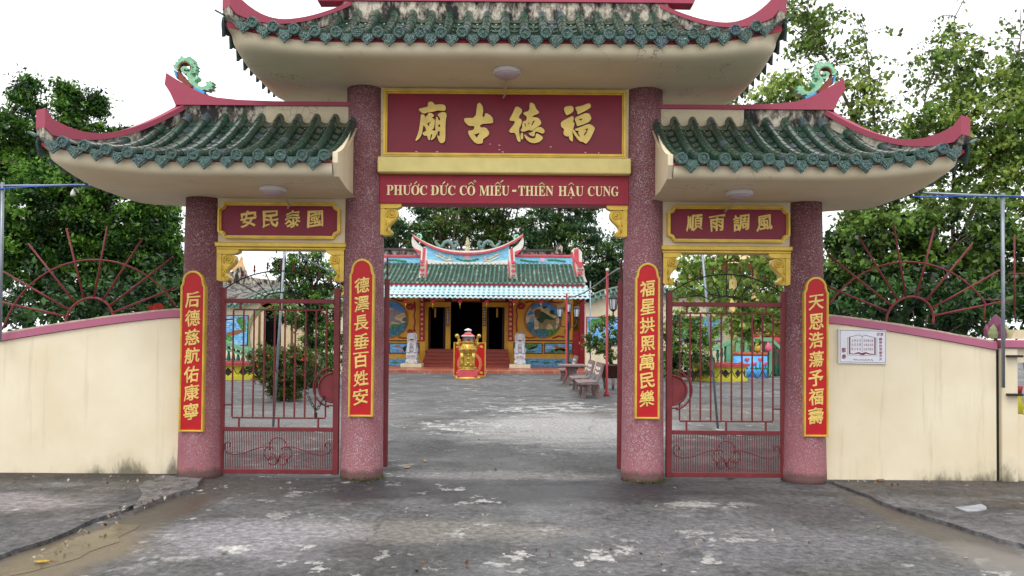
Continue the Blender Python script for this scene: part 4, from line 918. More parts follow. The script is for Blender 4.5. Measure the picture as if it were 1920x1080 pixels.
for x0, x1, nm in ((802.6, 835.4, 1), (912.1, 945.9, 2)):     # dark door leaves folded back
    for xx in (x0, x1-4.5):
        b = MB(); hb(b, xx, xx+4.5, 576, 657, YW+.5, .05); obj('door', b, mat('dark brown door', lin('2A1512'), .5), hall)
for x in (816, 932):
    b = MB(); hb(b, x-1.6, x+1.6, 578, 595, YW-.15, .03); obj('hanging_strip', b, mat('brass strip', lin('A8853A'), .5), hall)
M_txt = mat('pale gilt text', lin('D8C48A'), .5, .05); M_txtw = mat('white text', lin('D8D4CE'), .5, .05)
for x0, x1, s_ in ((837, 842.3, '中信香蒼藍五同宮'), (906.3, 911, '風調雨順今合宮')):
    b = MB(); hb(b, x0, x1, 575.6, 611.5, YW+.05, .04); pn = obj('door_plate', b, mat('dark plate', lin('2A1A1C'), .4), hall); b = MB()
    for i, ch in enumerate(s_): c_ = P((x0+x1)/2, 578.5+i*33/len(s_)+1.0, YW+.05); put(b, ch, c_.x, c_.y-.002, c_.z, .09, .09, 0, .02, 0, 0, 1, .1)
    obj('lettering', b, M_txtw, pn)
for x0, x1, s_ in ((786.6, 795.4, '澤國天威鎮泰皇古恩'), (953, 961.4, '顯行人頌德雲中古德')):
    b = MB(); hb(b, x0, x1, 556, 639.5, YW-.12, .3); pn = obj('red_pillar', b, mat('red pillar board', lin('A8182A'), .45, .15, 4), hall); b = MB()
    for i, ch in enumerate(s_): c_ = P((x0+x1)/2, 562+i*9.1, YW-.12); put(b, ch, c_.x, c_.y-.002, c_.z, .13, .14, 0, .02, 0, 0, 1, .1)
    obj('lettering', b, M_txt, pn)
# painted panels
b = MB()
for x0, x1 in ((655, 786.5), (962.3, 1074)): hb(b, x0, x1, 637.6, 639.8, YW-.02, .019)
obj('dado_line', b, M_mar, hall)
def roundel(cx, cy, r, name):
    b = MB(); fp(b, ell(cx, cy, r+3.6, r+3.6, 48), YW, .05); o = obj('roundel', b, mat('orange brown ring', lin('B0703A'), .5), hall)
    b = MB(); fp(b, ell(cx, cy, r+.0, r+.0, 48), YW-.05, .012); obj('ring_line', b, M_mar, o)
    b = MB(); fp(b, ell(cx, cy, r-.8, r-.8, 48), YW-.062, .01); obj('painted_sky', b, B_dusk, o); return o
OZ = (930, 560)
o = roundel(1017.5, 598.7, 32.6, 'lion')
b = MB(); fp(b, [(530,110),(620,60),(760,50),(880,110),(930,170),(985,240),(975,330),(900,250),(800,150),(700,110),(600,140),(520,190)], YW-.074, .008, 0, OZ, 8, 1); fp(b, [(455,240),(520,170),(580,230),(470,260)], YW-.074, .008, 0, OZ, 8); obj('painted_clouds', b, brush('painted cloud blue', lin('1F5FA8'), lin('3F86C8'), lin('7FB4DC'), 5), o)
b = MB(); fp(b, [(450,380),(520,330),(575,350),(575,470),(640,470),(780,480),(780,560),(740,578),(650,575),(560,530),(490,460)], YW-.074, .009, 0, OZ, 8); obj('painted_rocks', b, B_rock, o)
b = MB(); fp(b, [(575,465),(660,445),(780,465),(900,460),(945,420),(960,440),(900,520),(780,570),(775,480)], YW-.074, .0095, 0, OZ, 8, 1); obj('painted_grass', b, B_fol, o)
b = MB(); fp(b, [(580,180),(610,155),(660,155),(690,190),(740,220),(800,270),(880,300),(905,310),(905,370),(890,430),(905,470),(860,465),(840,400),(790,370),(770,400),(740,440),(780,460),(720,462),(690,440),(700,380),(680,420),(690,455),(650,450),(640,400),(640,340),(600,300),(585,270),(575,220)], YW-.083, .01, 0, OZ, 8, 1); obj('painted_beast', b, brush('painted tan hide', lin('6E6444'), lin('9A8C62'), lin('3F4A2A'), 9), o)
b = MB(); fp(b, [(640,200),(700,190),(760,230),(850,290),(900,300),(915,260),(870,240),(810,230),(800,190),(830,165),(885,175),(870,220),(920,270),(905,310),(820,320),(730,300),(700,380),(640,340),(600,310),(660,260)], YW-.094, .008, 0, OZ, 8, 1); fp(b, [(700,120),(760,110),(770,140),(720,155),(695,140)], YW-.094, .008, 0, OZ, 8, 1); obj('painted_mane', b, mat('painted dark green', lin('1F4A26'), .5, .4, 16), o)
b = MB(); fp(b, [(580,180),(610,158),(650,162),(675,200),(660,250),(620,280),(590,265),(577,220)], YW-.103, .008, 0, OZ, 8, 1); obj('painted_face', b, mat('painted brown', lin('6A4A34'), .5, .4, 20), o)
b = MB(); fp(b, ell(540, 315, 36, 38, 20), YW-.094, .008, 0, OZ, 8); obj('painted_ball', b, brush('painted ball', lin('1F4FA8'), lin('3F8FD8'), lin('BFE0F0'), 9), o)
o = roundel(729.5, 598.5, 32.6, 'beast'); OA = (720, 560)
b = MB(); fp(b, [(-120,40),(80,20),(250,80),(330,200),(250,210),(100,120),(-100,160)], YW-.074, .008, 0, OA, 8, 1); obj('painted_clouds', b, BRUSH['painted cloud blue'], o)
b = MB(); fp(b, [(-130,420),(0,380),(200,390),(335,350),(340,400),(300,480),(200,550),(80,575),(-60,560)], YW-.074, .009, 0, OA, 8); fp(b, [(265,330),(290,280),(330,275),(335,345)], YW-.074, .009, 0, OA, 8); obj('painted_rocks', b, B_rock, o)
b = MB(); fp(b, [(100,420),(110,380),(200,380),(210,440)], YW-.084, .008, 0, OA, 8); obj('painted_grass', b, B_fol, o)
b = MB(); fp(b, [(-100,260),(0,190),(90,170),(150,155),(220,170),(255,200),(250,235),(190,250),(150,280),(170,310),(255,340),(265,370),(220,375),(140,340),(100,350),(105,450),(60,450),(50,380),(-40,420),(-90,420)], YW-.084, .01, 0, OA, 8, 1); obj('painted_beast', b, brush('painted grey hide', lin('6E6A70'), lin('A09AA2'), lin('4A4650'), 9), o)
def mural(x0, x1, y0, y1, base, extras, name='mural', fr=M_mar, Y=YW, fw=1.6):
    b = MB(); hb(b, x0, x1, y0, y1, Y-.04, .039, 0); o = obj(name, b, fr, hall)
    b = MB(); hb(b, x0+fw, x1-fw, y0+fw, y1-fw, Y-.052, .011); obj('painting', b, base, o)
    for m_, polys in extras:
        b = MB()
        for i, q in enumerate(polys): fp(b, q, Y-.053-.002*i, .004, 0)
        obj('painted_figure', b, m_, o)
    return o
mural(963, 1017.3, 643, 663, B_lake, [(B_fol, [[(984, 645), (1010, 645), (1008, 652), (990, 655), (984, 650)], [(985, 657), (1004, 658), (1000, 661), (985, 661)]]), (paint('3F2A20'), [[(990, 654), (1002, 650), (1008, 648), (1003, 653), (992, 657)]])])
mural(1020.5, 1074, 643, 663, B_sky, [(B_fol, [[(1023, 661), (1035, 656), (1050, 653), (1072, 656), (1072, 661)]]), (paint('A8622F'), [[(1038, 648), (1043, 647), (1047, 650), (1058, 651), (1060, 655), (1062, 659), (1056, 658), (1052, 656), (1046, 656), (1044, 659), (1040, 657), (1042, 652)]])])
mural(729.5, 786, 643, 663, B_lake, [(paint('C87A50'), [[(739, 649), (748, 647), (752, 649), (746, 651)]]), (paint('D89AA0'), [[(748, 656), (753, 654), (756, 658), (751, 660)]]), (paint('20242A'), [[(754, 652), (762, 648), (763, 656), (758, 660)]])])
mural(672, 727, 643, 663, B_lake, [(B_fol, [[(690, 650), (710, 648), (715, 656), (695, 658)]])])
for x0, x1, nm in ((655, 787, 'l'), (985, 1074, 'r')):
    b = MB(); hb(b, x0, x1, 672.5, 687.5, YW-.03, .029); o = obj('mural', b, B_lake, hall); b = MB()
    for k in range(4): cx = x0+18+k*22; fp(b, ell(cx, 678+(k % 2)*2, 8, 1.6, 14), YW-.031, .006)
    obj('painted_lily_pads', b, B_fol, o)
# red ribbons, gourd, sword and fan reliefs round the roundels
b = MB()
def rib(pts, w=.035):
    b.tube([P(x, y, YW-.03) for x, y in pts], w, 6)
rib([(969, 622), (968, 605), (970, 592), (968, 580), (972, 572)]); rib([(985, 568), (993, 565), (1002, 566)]); rib([(1030, 565), (1045, 568), (1056, 566)]); rib([(1069, 582), (1070, 605), (1068, 618), (1062, 628)]); rib([(985, 632), (993, 634), (1004, 632)]); rib([(1036, 634), (1048, 630), (1058, 632)])
rib([(777, 566), (778, 580), (776, 592), (778, 603), (776, 615), (778, 622)]); rib([(747, 632), (756, 634), (766, 633)]); rib([(748, 564), (757, 562), (762, 566)])
obj('ribbon_relief', b, M_red, hall)
for c_ in ((769, 575), (977, 574)):
    b = MB()
    for k in range(7): fp(b, ell(c_[0]+5*math.cos(k), c_[1]+4*math.sin(k*1.0), 3.2, 3.0, 12), YW-.03-.003*k, .02)
    obj('charm_relief', b, paint('9E2C28', .3), hall)
b = MB(); fp(b, [(763, 622), (768, 616), (774, 619), (776, 626), (768, 628)], YW-.04, .02); obj('fan_relief', b, paint('9E2C28', .3), hall); b = MB(); fp(b, ell(1062, 578, 4, 5, 12), YW-.03, .03); obj('charm_relief', b, paint('9E2C28', .3), hall)
b = MB(); fp(b, [(973, 616), (979, 620), (990, 630), (986, 629), (976, 622)], YW-.055, .02); obj('sword_relief', b, paint('B0A8A0'), hall)
b = MB(); fp(b, [(1059, 618), (1063, 616), (1066, 621), (1063, 627), (1059, 625)], YW-.05, .02); obj('gourd_relief', b, paint('2F6A3A'), hall)
b = MB(); hb(b, 1086.5, 1096.5, 552, 690, YW-.1, .5, 0, .01); obj('red_column', b, M_red, hall); b = MB(); hb(b, 1074, 1086.5, 620, 690, YW-.05, .35, 0, .01); hb(b, 1073, 1087.5, 644, 647, YW-.09, .04); obj('red_pedestal', b, M_red, hall)
b = MB(); X0, X1 = P(650, 600, YW).x, P(1097, 600, YW).x; b.box(X0, X0+.3, YW+.45, YW+8, 0, 4.4); b.box(X1-.3, X1, YW+.45, YW+8, 0, 4.4); b.box(X0+.3, X1-.3, YW+7.7, YW+8, 0, 4.4); obj('side_wall', b, M_yel, hall)
# awning
b = MB(); a0, a1 = P(660, 561, 26.6), P(1109, 561, 26.6); zt = P(880, 533, 28.6).z; zb = P(880, 559, 26.6).z; NX = 400
us = np.linspace(a0.x, a1.x, NX)
for k in range(5):
    q0, q1 = k/5, (k+1)/5
    f = lambda u, v: (u, 26.6+2.0*(q0+(q1-q0)*v), zb+(zt-zb)*(q0+(q1-q0)*v)+.035*math.sin(u*2*math.pi/.235)+(.010 if v == 0 else 0)-(0 if v else .03*(math.sin(u*2*math.pi/.235))))
    b.grid(list(us), [0, .08, 1], f)
t = NT('pale blue tile sheet'); M_awn = t.out(t.mix(t.ramp(t.noise(.8, 4), (.4, 0.), (.7, 1.)), lin('AECFD4'), lin('C2DDE0')), .35, 0, .5)
obj('awning', b, M_awn, hall)
b = MB()
for k in range(6):
    q = k/5*.995; yy = 26.6+2.0*q-.012; z0 = zb+(zt-zb)*q
    pts = [(u, yy, z0+.012+.028*math.sin(u*2*math.pi/.235)) for u in us]; b.tube(pts, .0045 if k else .012, 4, 0, False)
obj('awning_seams', b, mat('blue grey awning edge', lin('94BBC8'), .5), hall)
b = MB(); hb(b, 664, 1100, 553, 556, 26.9, .06); [b.box(x-.03, x+.03, 26.7, 30.4, zb-.05, zb+.01) for x in np.linspace(a0.x+.3, a1.x-.3, 8)]; obj('awning_frame', b, M_mar, hall)
# hall roof
e_y, r_y = 28.3, 31.6; ze = P(880, 529, e_y).z; zr_ = P(880, 494, r_y).z
xa, xb = P(648, 520, 29.5).x, P(1092, 520, 29.5).x; hx = (xa+xb)/2
b = MB(); b.grid(list(np.linspace(xa, xb, 3)), [0, .5, 1], lambda u, v: (u, e_y+(r_y-e_y)*v, ze+(zr_-ze)*(.8*v+.2*v*v)-.05)); b.grid([xa, xb], [0, 1], lambda u, v: (u, r_y+(4.5)*v, zr_+(ze-zr_)*v)); b.grid([xa, xb], [0, 1], lambda u, v: (u, e_y+.02, ze-.05-.13*v)); hroof = obj('roof', b, M_redstrip, hall)
b = MB(); nrow = int((xb-xa)/.222)
for k in range(nrow+1):
    x = xa+.05+k*.222
    pts = [(x+(hx-x)*0, e_y-.02+(r_y-e_y)*q, ze+(zr_-ze)*(.8*q+.2*q*q)) for q in [i/12 for i in range(13)]]
    for i in range(12):
        b.tube([pts[i], pts[i+1]], [.058, .05], 6, 0, True)
    for i in range(14):
        q0, q1 = i/14, (i+1.1)/14; z = lambda q: ze+(zr_-ze)*(.8*q+.2*q*q)
        b.add([(x+.04, e_y-.02+(r_y-e_y)*q0, z(q0)-.004), (x+.182, e_y-.02+(r_y-e_y)*q0, z(q0)-.004), (x+.182, e_y-.02+(r_y-e_y)*q1, z(q1)-.035), (x+.04, e_y-.02+(r_y-e_y)*q1, z(q1)-.035)], [(0, 1, 2, 3)], 1)
    b.add([(x+.03, e_y-.03, ze+.01), (x+.19, e_y-.03, ze+.01), (x+.18, e_y-.035, ze-.05), (x+.111, e_y-.04, ze-.1), (x+.04, e_y-.035, ze-.05)], [(0, 1, 2, 3, 4)], 0)
M_t2 = glaze('old green roof tile', lin('2E5A46'), lin('41745C'), lin('93AA9A'), .3); M_t3 = glaze('old dark pan tile', lin('2A4638'), lin('39584A'), lin('6A766E'), .45)
obj('roof_tiles', b, [M_t2, M_t3], hroof)
YR = 31.7
def band(parent, name, pts, m, Y, th): b = MB(); fp(b, pts, Y, th); return obj(name, b, m, parent)
O1 = (720, 430); K = 6.836; z1 = lambda l: [(O1[0]+x/K, O1[1]+y/K) for x, y in l]
for x0, x1 in ((650, 789), (963, 1073)):
    b = MB(); hb(b, x0, x1, 482, 496, YR-.05, .2); pn = obj('ridge_panel', b, brush('ridge blue', lin('5FAEDC'), lin('86C8EA'), lin('9AD2EE'), 3), hroof)
    b = MB(); hb(b, x0, x1, 477.5, 482, YR-.12, .3, 0, .02); obj('ridge_cap', b, M_hpink, pn)
    b = MB(); xc = (x0+x1)/2+ (0 if x0 > 900 else 0)
    for q in np.linspace(-40, 40, 15):
        if abs(q) > 6: fp(b, ell(xc+q, 489+1.5*math.sin(q), 3.4, 1.9, 8), YR-.055-.002*(int(q) % 3), .02)
    obj('vine_relief', b, mat('relief green', lin('2F7A4A'), .5, .3), pn)
    b = MB(); [fp(b, ell(xc+3*math.cos(a), 487.5+1.6*math.sin(a), 3, 2.2, 10), YR-.06-.003*a, .02) for a in range(6)]; obj('flower_relief', b, mat('relief pink', lin('E0B0BC'), .5), pn)
cv = lambda x: 305-230*((abs(x-1075)/705)**2.3)    # curve of the central ridge in enlarged pixels
xs_ = list(np.linspace(540, 1610, 30))
cb = band(hroof, 'ridge_panel', z1([(x, cv(x)+20) for x in xs_]+[(1590, 405), (1400, 425), (1075, 440), (750, 425), (555, 395)]), BRUSH['ridge blue'], YR-.1, .12)
band(cb, 'ridge_border', z1([(555, 385), (750, 415), (1075, 428), (1400, 415), (1590, 390), (1590, 455), (555, 450)]), M_white, YR-.105, .14)
xs2 = list(np.linspace(372, 1785, 44))
band(cb, 'ridge_cap', z1([(x, cv(x)-2+ (-8 if x in (xs2[0], xs2[-1]) else 0)) for x in xs2]+[(x, cv(x)+24) for x in xs2[::-1]]), M_hpink, YR-.15, .22)
band(cb, 'ridge_crest', z1([(x, cv(x)-26+14*abs(x-1075)/705) for x in xs2]+[(x, cv(x)-3) for x in xs2[::-1]]), M_white, YR-.14, .18)
for s in (1, -1):
    mr = lambda l: z1([(1075+s*(x-1075), y+(0 if s > 0 else 12)) for x, y in l])
    band(cb, 'ridge_end', mr([(372, 90), (395, 130), (440, 190), (500, 236), (500, 290), (470, 280), (400, 250), (370, 220), (357, 160), (362, 110)]), M_white, YR-.12, .16)
    band(cb, 'ridge_end_line', mr([(370, 240), (470, 278), (470, 330), (430, 300)]), M_hpink, YR-.13, .18)
    b = MB(); w = [P(*q, YR-.05) for q in mr([(480, 160), (455, 130), (480, 100), (470, 70), (440, 60), (425, 80), (440, 100), (458, 92)])]; b.tube(w, [.06, .07, .065, .06, .05, .045, .035, .02], 8); fp(b, [(q[0], q[1]) for q in mr([(500, 160), (490, 180), (440, 140), (450, 130)])], YR-.05, .1); obj('curl_ornament', b, OM, cb)
    # phoenix reliefs on the blue panel
    b = MB(); w = [mr([(890, 330), (860, 340), (840, 390), (800, 400), (760, 380), (700, 350), (650, 325)]), mr([(840, 370), (780, 360), (720, 320), (650, 300)]), mr([(880, 410), (850, 390), (800, 405), (740, 370), (680, 350)])]
    for q in w: b.tube([P(x, y, YR-.225) for x, y in q], [.03]+[.04]*(len(q)-2)+[.015], 6)
    obj('bird_relief', b, mat('relief cream', lin('D8C8A8'), .5, .3), cb)
    # verge ribs
    for x0, x1, nm in ((478, 552, 0),):
        rb = band(cb, 'verge_rib', mr([(478, 240), (552, 250), (552, 420), (540, 640), (440, 645), (470, 480)]), M_white, e_y+1.0, .1)
        band(rb, 'verge_trim', mr([(500, 235), (535, 235), (520, 400), (490, 400)]), M_hpink, e_y+.89, .03)
        band(rb, 'verge_trim', mr([(430, 640), (545, 640), (545, 655), (430, 655)]), M_hpink, e_y+.85, .1); band(rb, 'verge_trim', mr([(545, 400), (560, 400), (548, 650), (532, 650)]), M_hpink, e_y+.88, .05)
        for yy in (400, 450, 505, 570): band(rb, 'verge_block', mr([(462, yy), (518, yy), (518, yy+(26 if yy in (400, 505) else 14)), (462, yy+(26 if yy in (400, 505) else 14))]), M_hpink, e_y+.86, .16)
b = MB(); [fp(b, ell(876.5+3.6*math.cos(a), 482.5+2.2*math.sin(a), 3, 2.4, 10), YR-.22-.003*a, .02) for a in range(6)]; obj('flower_relief', b, mat('relief pink', lin('E0B0BC'), .5), cb)
b = MB(); [fp(b, ell(876.5+dx, 489+.02*dx*dx*-.5, 4, 1.6, 8), YR-.221-.002*i, .02) for i, dx in enumerate((-18, -12, -5, 0, 5, 12, 18))]; obj('leaf_relief', b, mat('relief green', lin('2F7A4A'), .5), cb)
# dragons and pearl on the ridge
for s in (1, -1):
    b = MB(); mr = lambda l: [P(*q, YR-.02) for q in z1([(1075+s*(x-1075), y) for x, y in l])]
    b.tube(mr([(660, 160), (680, 190), (715, 230), (750, 215), (775, 170), (820, 152), (865, 180), (880, 225), (920, 225), (940, 190), (925, 165), (900, 165)]), [.04, .08, .10, .10, .10, .11, .11, .10, .10, .09, .10, .06], 8)
    for q in mr([(700, 250), (720, 240)])[:1]: b.ball(q, .11, 8)
    for q in mr([(890, 262)]): b.ball(q, .11, 8)
    for q in mr([(905, 160), (935, 160), (940, 185), (660, 160), (672, 155)]): b.ball(q, .06, 8)
    tag(obj('ridge_dragon', b, mat('grey green dragon glaze', lin('66807C'), .4, .4, 20)), 'grey green dragon on the %s half of the hall ridge' % ('left' if s > 0 else 'right'), 'ornament', 'dragons on the hall ridge')
b = MB(); q = P(720+1068/K, 430+270/K, YR-.02); b.lathe((q.x, q.y, q.z-.05), [(.16, 0), (.13, .15), (.08, .2), (.12, .3), (.15, .36), (.08, .42), (.1, .52), (.04, .58), (.07, .66), (0, .78)], 14); tag(obj('ridge_finial', b, mat('pearl finial', lin('B8B28A'), .5, .3, 14)), 'pale tiered finial at the middle of the hall ridge', 'ornament')
# gable end at the right
O2 = (920, 430); z2 = lambda l: [(O2[0]+x/K, O2[1]+y/K) for x, y in l]
ge = band(hroof, 'gable_end', z2([(1030, 280), (1060, 250), (1110, 250), (1140, 270), (1165, 300), (1165, 420), (1175, 470), (1195, 520), (1200, 600), (1230, 680), (1110, 680), (1090, 560), (1050, 420)]), M_white, e_y+1.6, .25)
band(ge, 'gable_trim', z2([(1070, 255), (1125, 250), (1130, 420), (1110, 450), (1070, 400)]), M_hpink, e_y+1.34, .05); band(ge, 'gable_trim', z2([(1030, 290), (1050, 290), (1115, 650), (1095, 650)]), M_hpink, e_y+1.34, .04)
for yy, h_ in ((420, 60), (510, 14), (545, 35)): band(ge, 'gable_block', z2([(1112, yy), (1175+ (20 if h_ == 14 else 0), yy), (1175+(20 if h_ == 14 else 0), yy+h_), (1112, yy+h_)]), M_hpink, e_y+1.3, .12)
# old grey ridge behind
rb = thing('rear_roof', 'old grey roof ridge with a stub finial rising behind the hall', 'roof', (P(880, 480, 40).x, 40, 0))
b = MB(); hb(b, 640, 1040, 467, 494, 40, .4); obj('ridge_wall', b, weathered('grey stained ridge', lin('A8A6A2'), .5, 2), rb); b = MB(); hb(b, 640, 1040, 466, 469.5, 39.9, .6); obj('cap', b, mat('dark grey cap', lin('4A4848'), .8), rb)
b = MB(); fp(b, z2([(820, 320), (820, 230), (845, 215), (845, 185), (890, 185), (890, 210), (918, 225), (918, 320)]), 39.8, .3); obj('finial', b, M_white_w, rb)
b = MB(); hb(b, 640, 1040, 494, 640, 40.2, .3); obj('wall', b, M_yel, rb)
# lanterns under the awning
names = ['at the left end of the row', 'before the left door', 'over the incense burner', 'before the right door', 'beside the right red pillar', 'over the lion roundel']
for i, x in enumerate((760.5, 811.5, 862.5, 912.5, 963.5, 1014.5)):
    c_ = P(x, 565, 26.9); t_ = thing('paper_lantern', 'red paper lantern hung under the awning '+names[i], 'lantern', c_, 'lanterns under the awning')
    b = MB(); b.lathe((c_.x, c_.y, c_.z), [(.03, -.09), (.075, -.075), (.10, -.03), (.10, .02), (.075, .065), (.03, .08)], 14); b.tube([(c_.x, c_.y, c_.z+.08), (c_.x, c_.y, c_.z+.19)], .008, 5); obj('shade', b, mat('red lantern paper', lin('B02C3A'), .6), t_)
    b = MB(); b.lathe((c_.x, c_.y, c_.z-.19), [(.02, 0), (.03, .05), (.035, .10), (.0, .105)], 8); b.tube([(c_.x, c_.y, c_.z-.19), (c_.x, c_.y, c_.z-.34)], .006, 5); obj('tassel', b, mat('yellow tassel', lin('D8C04A'), .6), t_)
# guardian lions
M_stone = mat('pale grey carved stone', lin('C6C8CE'), .7, .15, 9, .4, 30, .015, lin('85878F'), .64, 12)
def lion(cx, label, s):
    Y = 28.2; p = P(cx, 686, Y); z0 = .135; t_ = thing('guardian_lion', label, 'statue', (p.x, Y, z0), 'stone lions before the hall')
    b = MB(); b.bev(p.x-.50, p.x+.50, Y-.45, Y+.5, z0, z0+.175, .015); obj('plinth', b, mat('cream plinth', lin('CFC4A8'), .7, .1, 8), t_)
    b = MB(); z = z0+.175; b.bev(p.x-.27, p.x+.27, Y-.3, Y+.34, z, z+.20, .02); b.bev(p.x-.235, p.x+.235, Y-.27, Y+.3, z+.2005, z+.27, .02); b.bev(p.x-.26, p.x+.26, Y-.29, Y+.33, z+.2705, z+.52, .02)
    for e in (-.13, 0, .13): b.ball((p.x+e, Y-.30, z+.40), .06, 8)
    for e in (-.18, .18): b.ball((p.x+e, Y-.29, z+.10), .07, 8)
    obj('pedestal', b, M_stone, t_)
    b = MB(); z += .52
    b.lathe((p.x, Y+.10, z), [(.24, 0), (.26, .12), (.245, .3), (.21, .5), (.18, .65), (.12, .75), (0, .8)], 16, 0, True, 'z', .92, .9)
    b.lathe((p.x, Y-.06, z+.22), [(.05, 0), (.15, .1), (.185, .26), (.16, .42), (.1, .5), (0, .54)], 14)
    for e in (-1, 1):
        b.tube([(p.x+e*.14, Y-.12, z+.48), (p.x+e*.15, Y-.2, z+.28), (p.x+e*.15, Y-.22, z+.1), (p.x+e*.15, Y-.25, z+.03)], [.085, .07, .06, .075], 10); b.ball((p.x+e*.15, Y-.28, z+.04), .07, 10, 0, (1, 1.2, .7))
        b.ball((p.x+e*.2, Y+.06, z+.14), .13, 10, 0, (.75, 1.2, 1.1)); b.ball((p.x+e*.21, Y-.1, z+.04), .07, 8, 0, (.9, 1.4, .6))
    hz = z+.72; b.ball((p.x, Y-.10, hz), .19, 14, 0, (1, .95, 1.02))
    b.ball((p.x, Y-.26, hz-.05), .10, 12, 0, (1.25, .8, .7)); b.ball((p.x, Y-.24, hz-.12), .08, 10, 0, (1.2, .8, .5)); b.ball((p.x, Y-.335, hz-.02), .035, 8, 0, (1.3, 1, .8))
    for e in (-1, 1):
        b.ball((p.x+e*.075, Y-.265, hz+.045), .036, 8); b.ball((p.x+e*.09, Y-.27, hz+.085), .045, 8, 0, (1.3, .7, .5)); b.ball((p.x+e*.17, Y-.06, hz+.14), .055, 8, 0, (.7, .8, 1.3))
        for k in range(5): a = .3+k*.5; b.ball((p.x+e*(.185+.02*math.sin(k)), Y-.03-.03*k*.3, hz+.12-.1*k), .058, 8)
    for k in range(5): b.ball((p.x-.12+.06*k, Y-.1, hz+.18), .05, 8)
    for k in range(3): b.ball((p.x-.06+.06*k, Y-.23, z+.44), .035, 8)
    obj('lion_body', b, M_stone, t_); b = MB(); b.box(p.x-.08, p.x+.08, Y-.338, Y-.30, hz-.105, hz-.075); obj('mouth', b, M_dark, t_)
lion(772.5, 'grey stone guardian lion on a plinth left of the hall steps', -1); lion(974.5, 'grey stone guardian lion on a plinth right of the hall steps', 1)
# incense burner and its screen
b0 = P(877, 706, 21.0); bx, by = b0.x, 21.0; k9 = (by+8.8)/1450/9; ZB = lambda y: P(877, 600+y/9, by).z; XB = lambda x: P(840+x/9, 650, by).x
sc_ = thing('screen_board', 'red square screen with gold ring and frame behind the incense burner', 'screen', (bx, 22.3, 0))
w0, w1, h1 = P(850.5, 670, 22.3).x, P(910.5, 670, 22.3).x, P(880, 642, 22.3).z
b = MB(); b.box(w0+.04, w1-.04, 22.3, 22.38, .05, h1-.04); obj('panel', b, M_coup, sc_)
b = MB(); f = lambda a, c, d: (a, 22.3-d, c); frame(b, [(w0, .01), (w1, .01), (w1, h1), (w0, h1)], f, .065, -.09, .03); obj('frame', b, M_gold, sc_)
b = MB(); cx, cz = (w0+w1)/2, .52; b.prism([(cx+.5*math.cos(a), cz+.5*math.sin(a)) for a in np.linspace(0, 6.283, 40)[:-1]], f, .0, .016, 0, [[(cx+.38*math.cos(a), cz+.38*math.sin(a)) for a in np.linspace(0, 6.283, 40)[:-1][::-1]]]); obj('ring', b, mat('orange ring', lin('C8744A'), .5, .3, 30), sc_)
b = MB()
for ex in (-1, 1):
    for ez in (0, 1): q = (cx+ex*(w1-w0)*.36, .17 if ez == 0 else h1-.17); b.prism(chaikin([(q[0]-ex*.08, q[1]-.02), (q[0]+ex*.08, q[1]-.06+ .12*(1-ez)*0), (q[0]+ex*.06, q[1]+.03), (q[0]-ex*.02, q[1]+.06)], 1), f, 0, .018)
obj('corner_leaf', b, M_gold, sc_)
ib = thing('incense_burner', 'gold incense burner with a little red roofed pavilion on top', 'incense burner', (bx, by, 0))
M_bg = mat('shiny gold burner', lin('C2A24A'), .28, .2, 8, .3, 30, .01, lin('6E4A18'), .66, 14, .65)
b = MB(); b.lathe((bx, by, 0), [(.48, -.02), (.485, .03), (.47, .07), (.44, .075)], 32); obj('base_ring', b, M_gold, ib)
b = MB(); b.bev(bx-.39, bx+.39, by-.39, by+.39, .076, ZB(848), .01); obj('plinth', b, M_hpink, ib)
zz = lambda y: ZB(y)
b = MB(); b.lathe((bx, by, 0), [(.34, zz(843)), (.35, zz(830)), (.30, zz(825)), (.345, zz(815)), (.34, zz(800)), (.24, zz(795)), (.20, zz(760)), (.19, zz(660)), (.22, zz(620)), (.30, zz(570)), (.355, zz(520)), (.36, zz(490)), (.335, zz(455)), (.31, zz(440)), (.255, zz(425)), (.25, zz(395)), (.28, zz(375)), (.28, zz(365)), (.25, zz(365))], 28)
for a in (R(225), R(315), R(90)):
    ux, uy = math.cos(a), math.sin(a); b.tube([(bx+ux*.28, by+uy*.28, zz(560)), (bx+ux*.31, by+uy*.31, zz(640)), (bx+ux*.29, by+uy*.29, zz(720)), (bx+ux*.33, by+uy*.33, zz(785))], [.10, .07, .055, .085], 10)
fp_ = lambda a, c, d: (XB(a), by-.22-d, ZB(c)); b.prism([(277, 790), (277, 600), (300, 555), (350, 540), (400, 555), (425, 600), (425, 790)], fp_, -.05, .03)
for x, y, r_ in ((350, 585, .075), (322, 570, .04), (378, 570, .04), (350, 650, .06), (345, 730, .075), (310, 760, .05), (390, 760, .05)): b.ball((XB(x), by-.26, ZB(y)), r_, 10, 0, (1, .6, .9))
for k in range(18): a = 2*math.pi*k/18; b.ball((bx+.335*math.cos(a), by+.335*math.sin(a), zz(452)), .03, 6)
for e in (-1, 1):
    q = [(195, 440), (185, 405), (205, 370), (195, 330), (190, 295), (165, 275)]; b.tube([(bx+e*(XB(350)-XB(x)), by-.02, ZB(y)) for x, y in q], [.07, .065, .06, .055, .05, .08], 10); b.ball((bx+e*(XB(350)-XB(165)), by-.02, ZB(272)), .085, 12)
    for x, y in ((175, 400), (215, 345), (220, 385)): b.ball((bx+e*(XB(350)-XB(x)), by-.03, ZB(y)), .05, 8)
obj('bowl', b, M_bg, ib)
b = MB()
for i, ch in enumerate('福古德福'): c_ = P(840+(265+i*57)/9, 600+508/9, by-.35); put(b, ch, c_.x, by-.352+.05*abs(i-1.5)**2*.1, c_.z, .085, .085, 0, .02, 0, 0, 1, .3)
obj('lettering', b, M_red, ib)
b = MB(); b.bev(XB(272), XB(425), by-.15, by+.15, zz(366), zz(270), .01); obj('pavilion', b, mat('grey pavilion', lin('8A888C'), .6), ib)
b = MB()
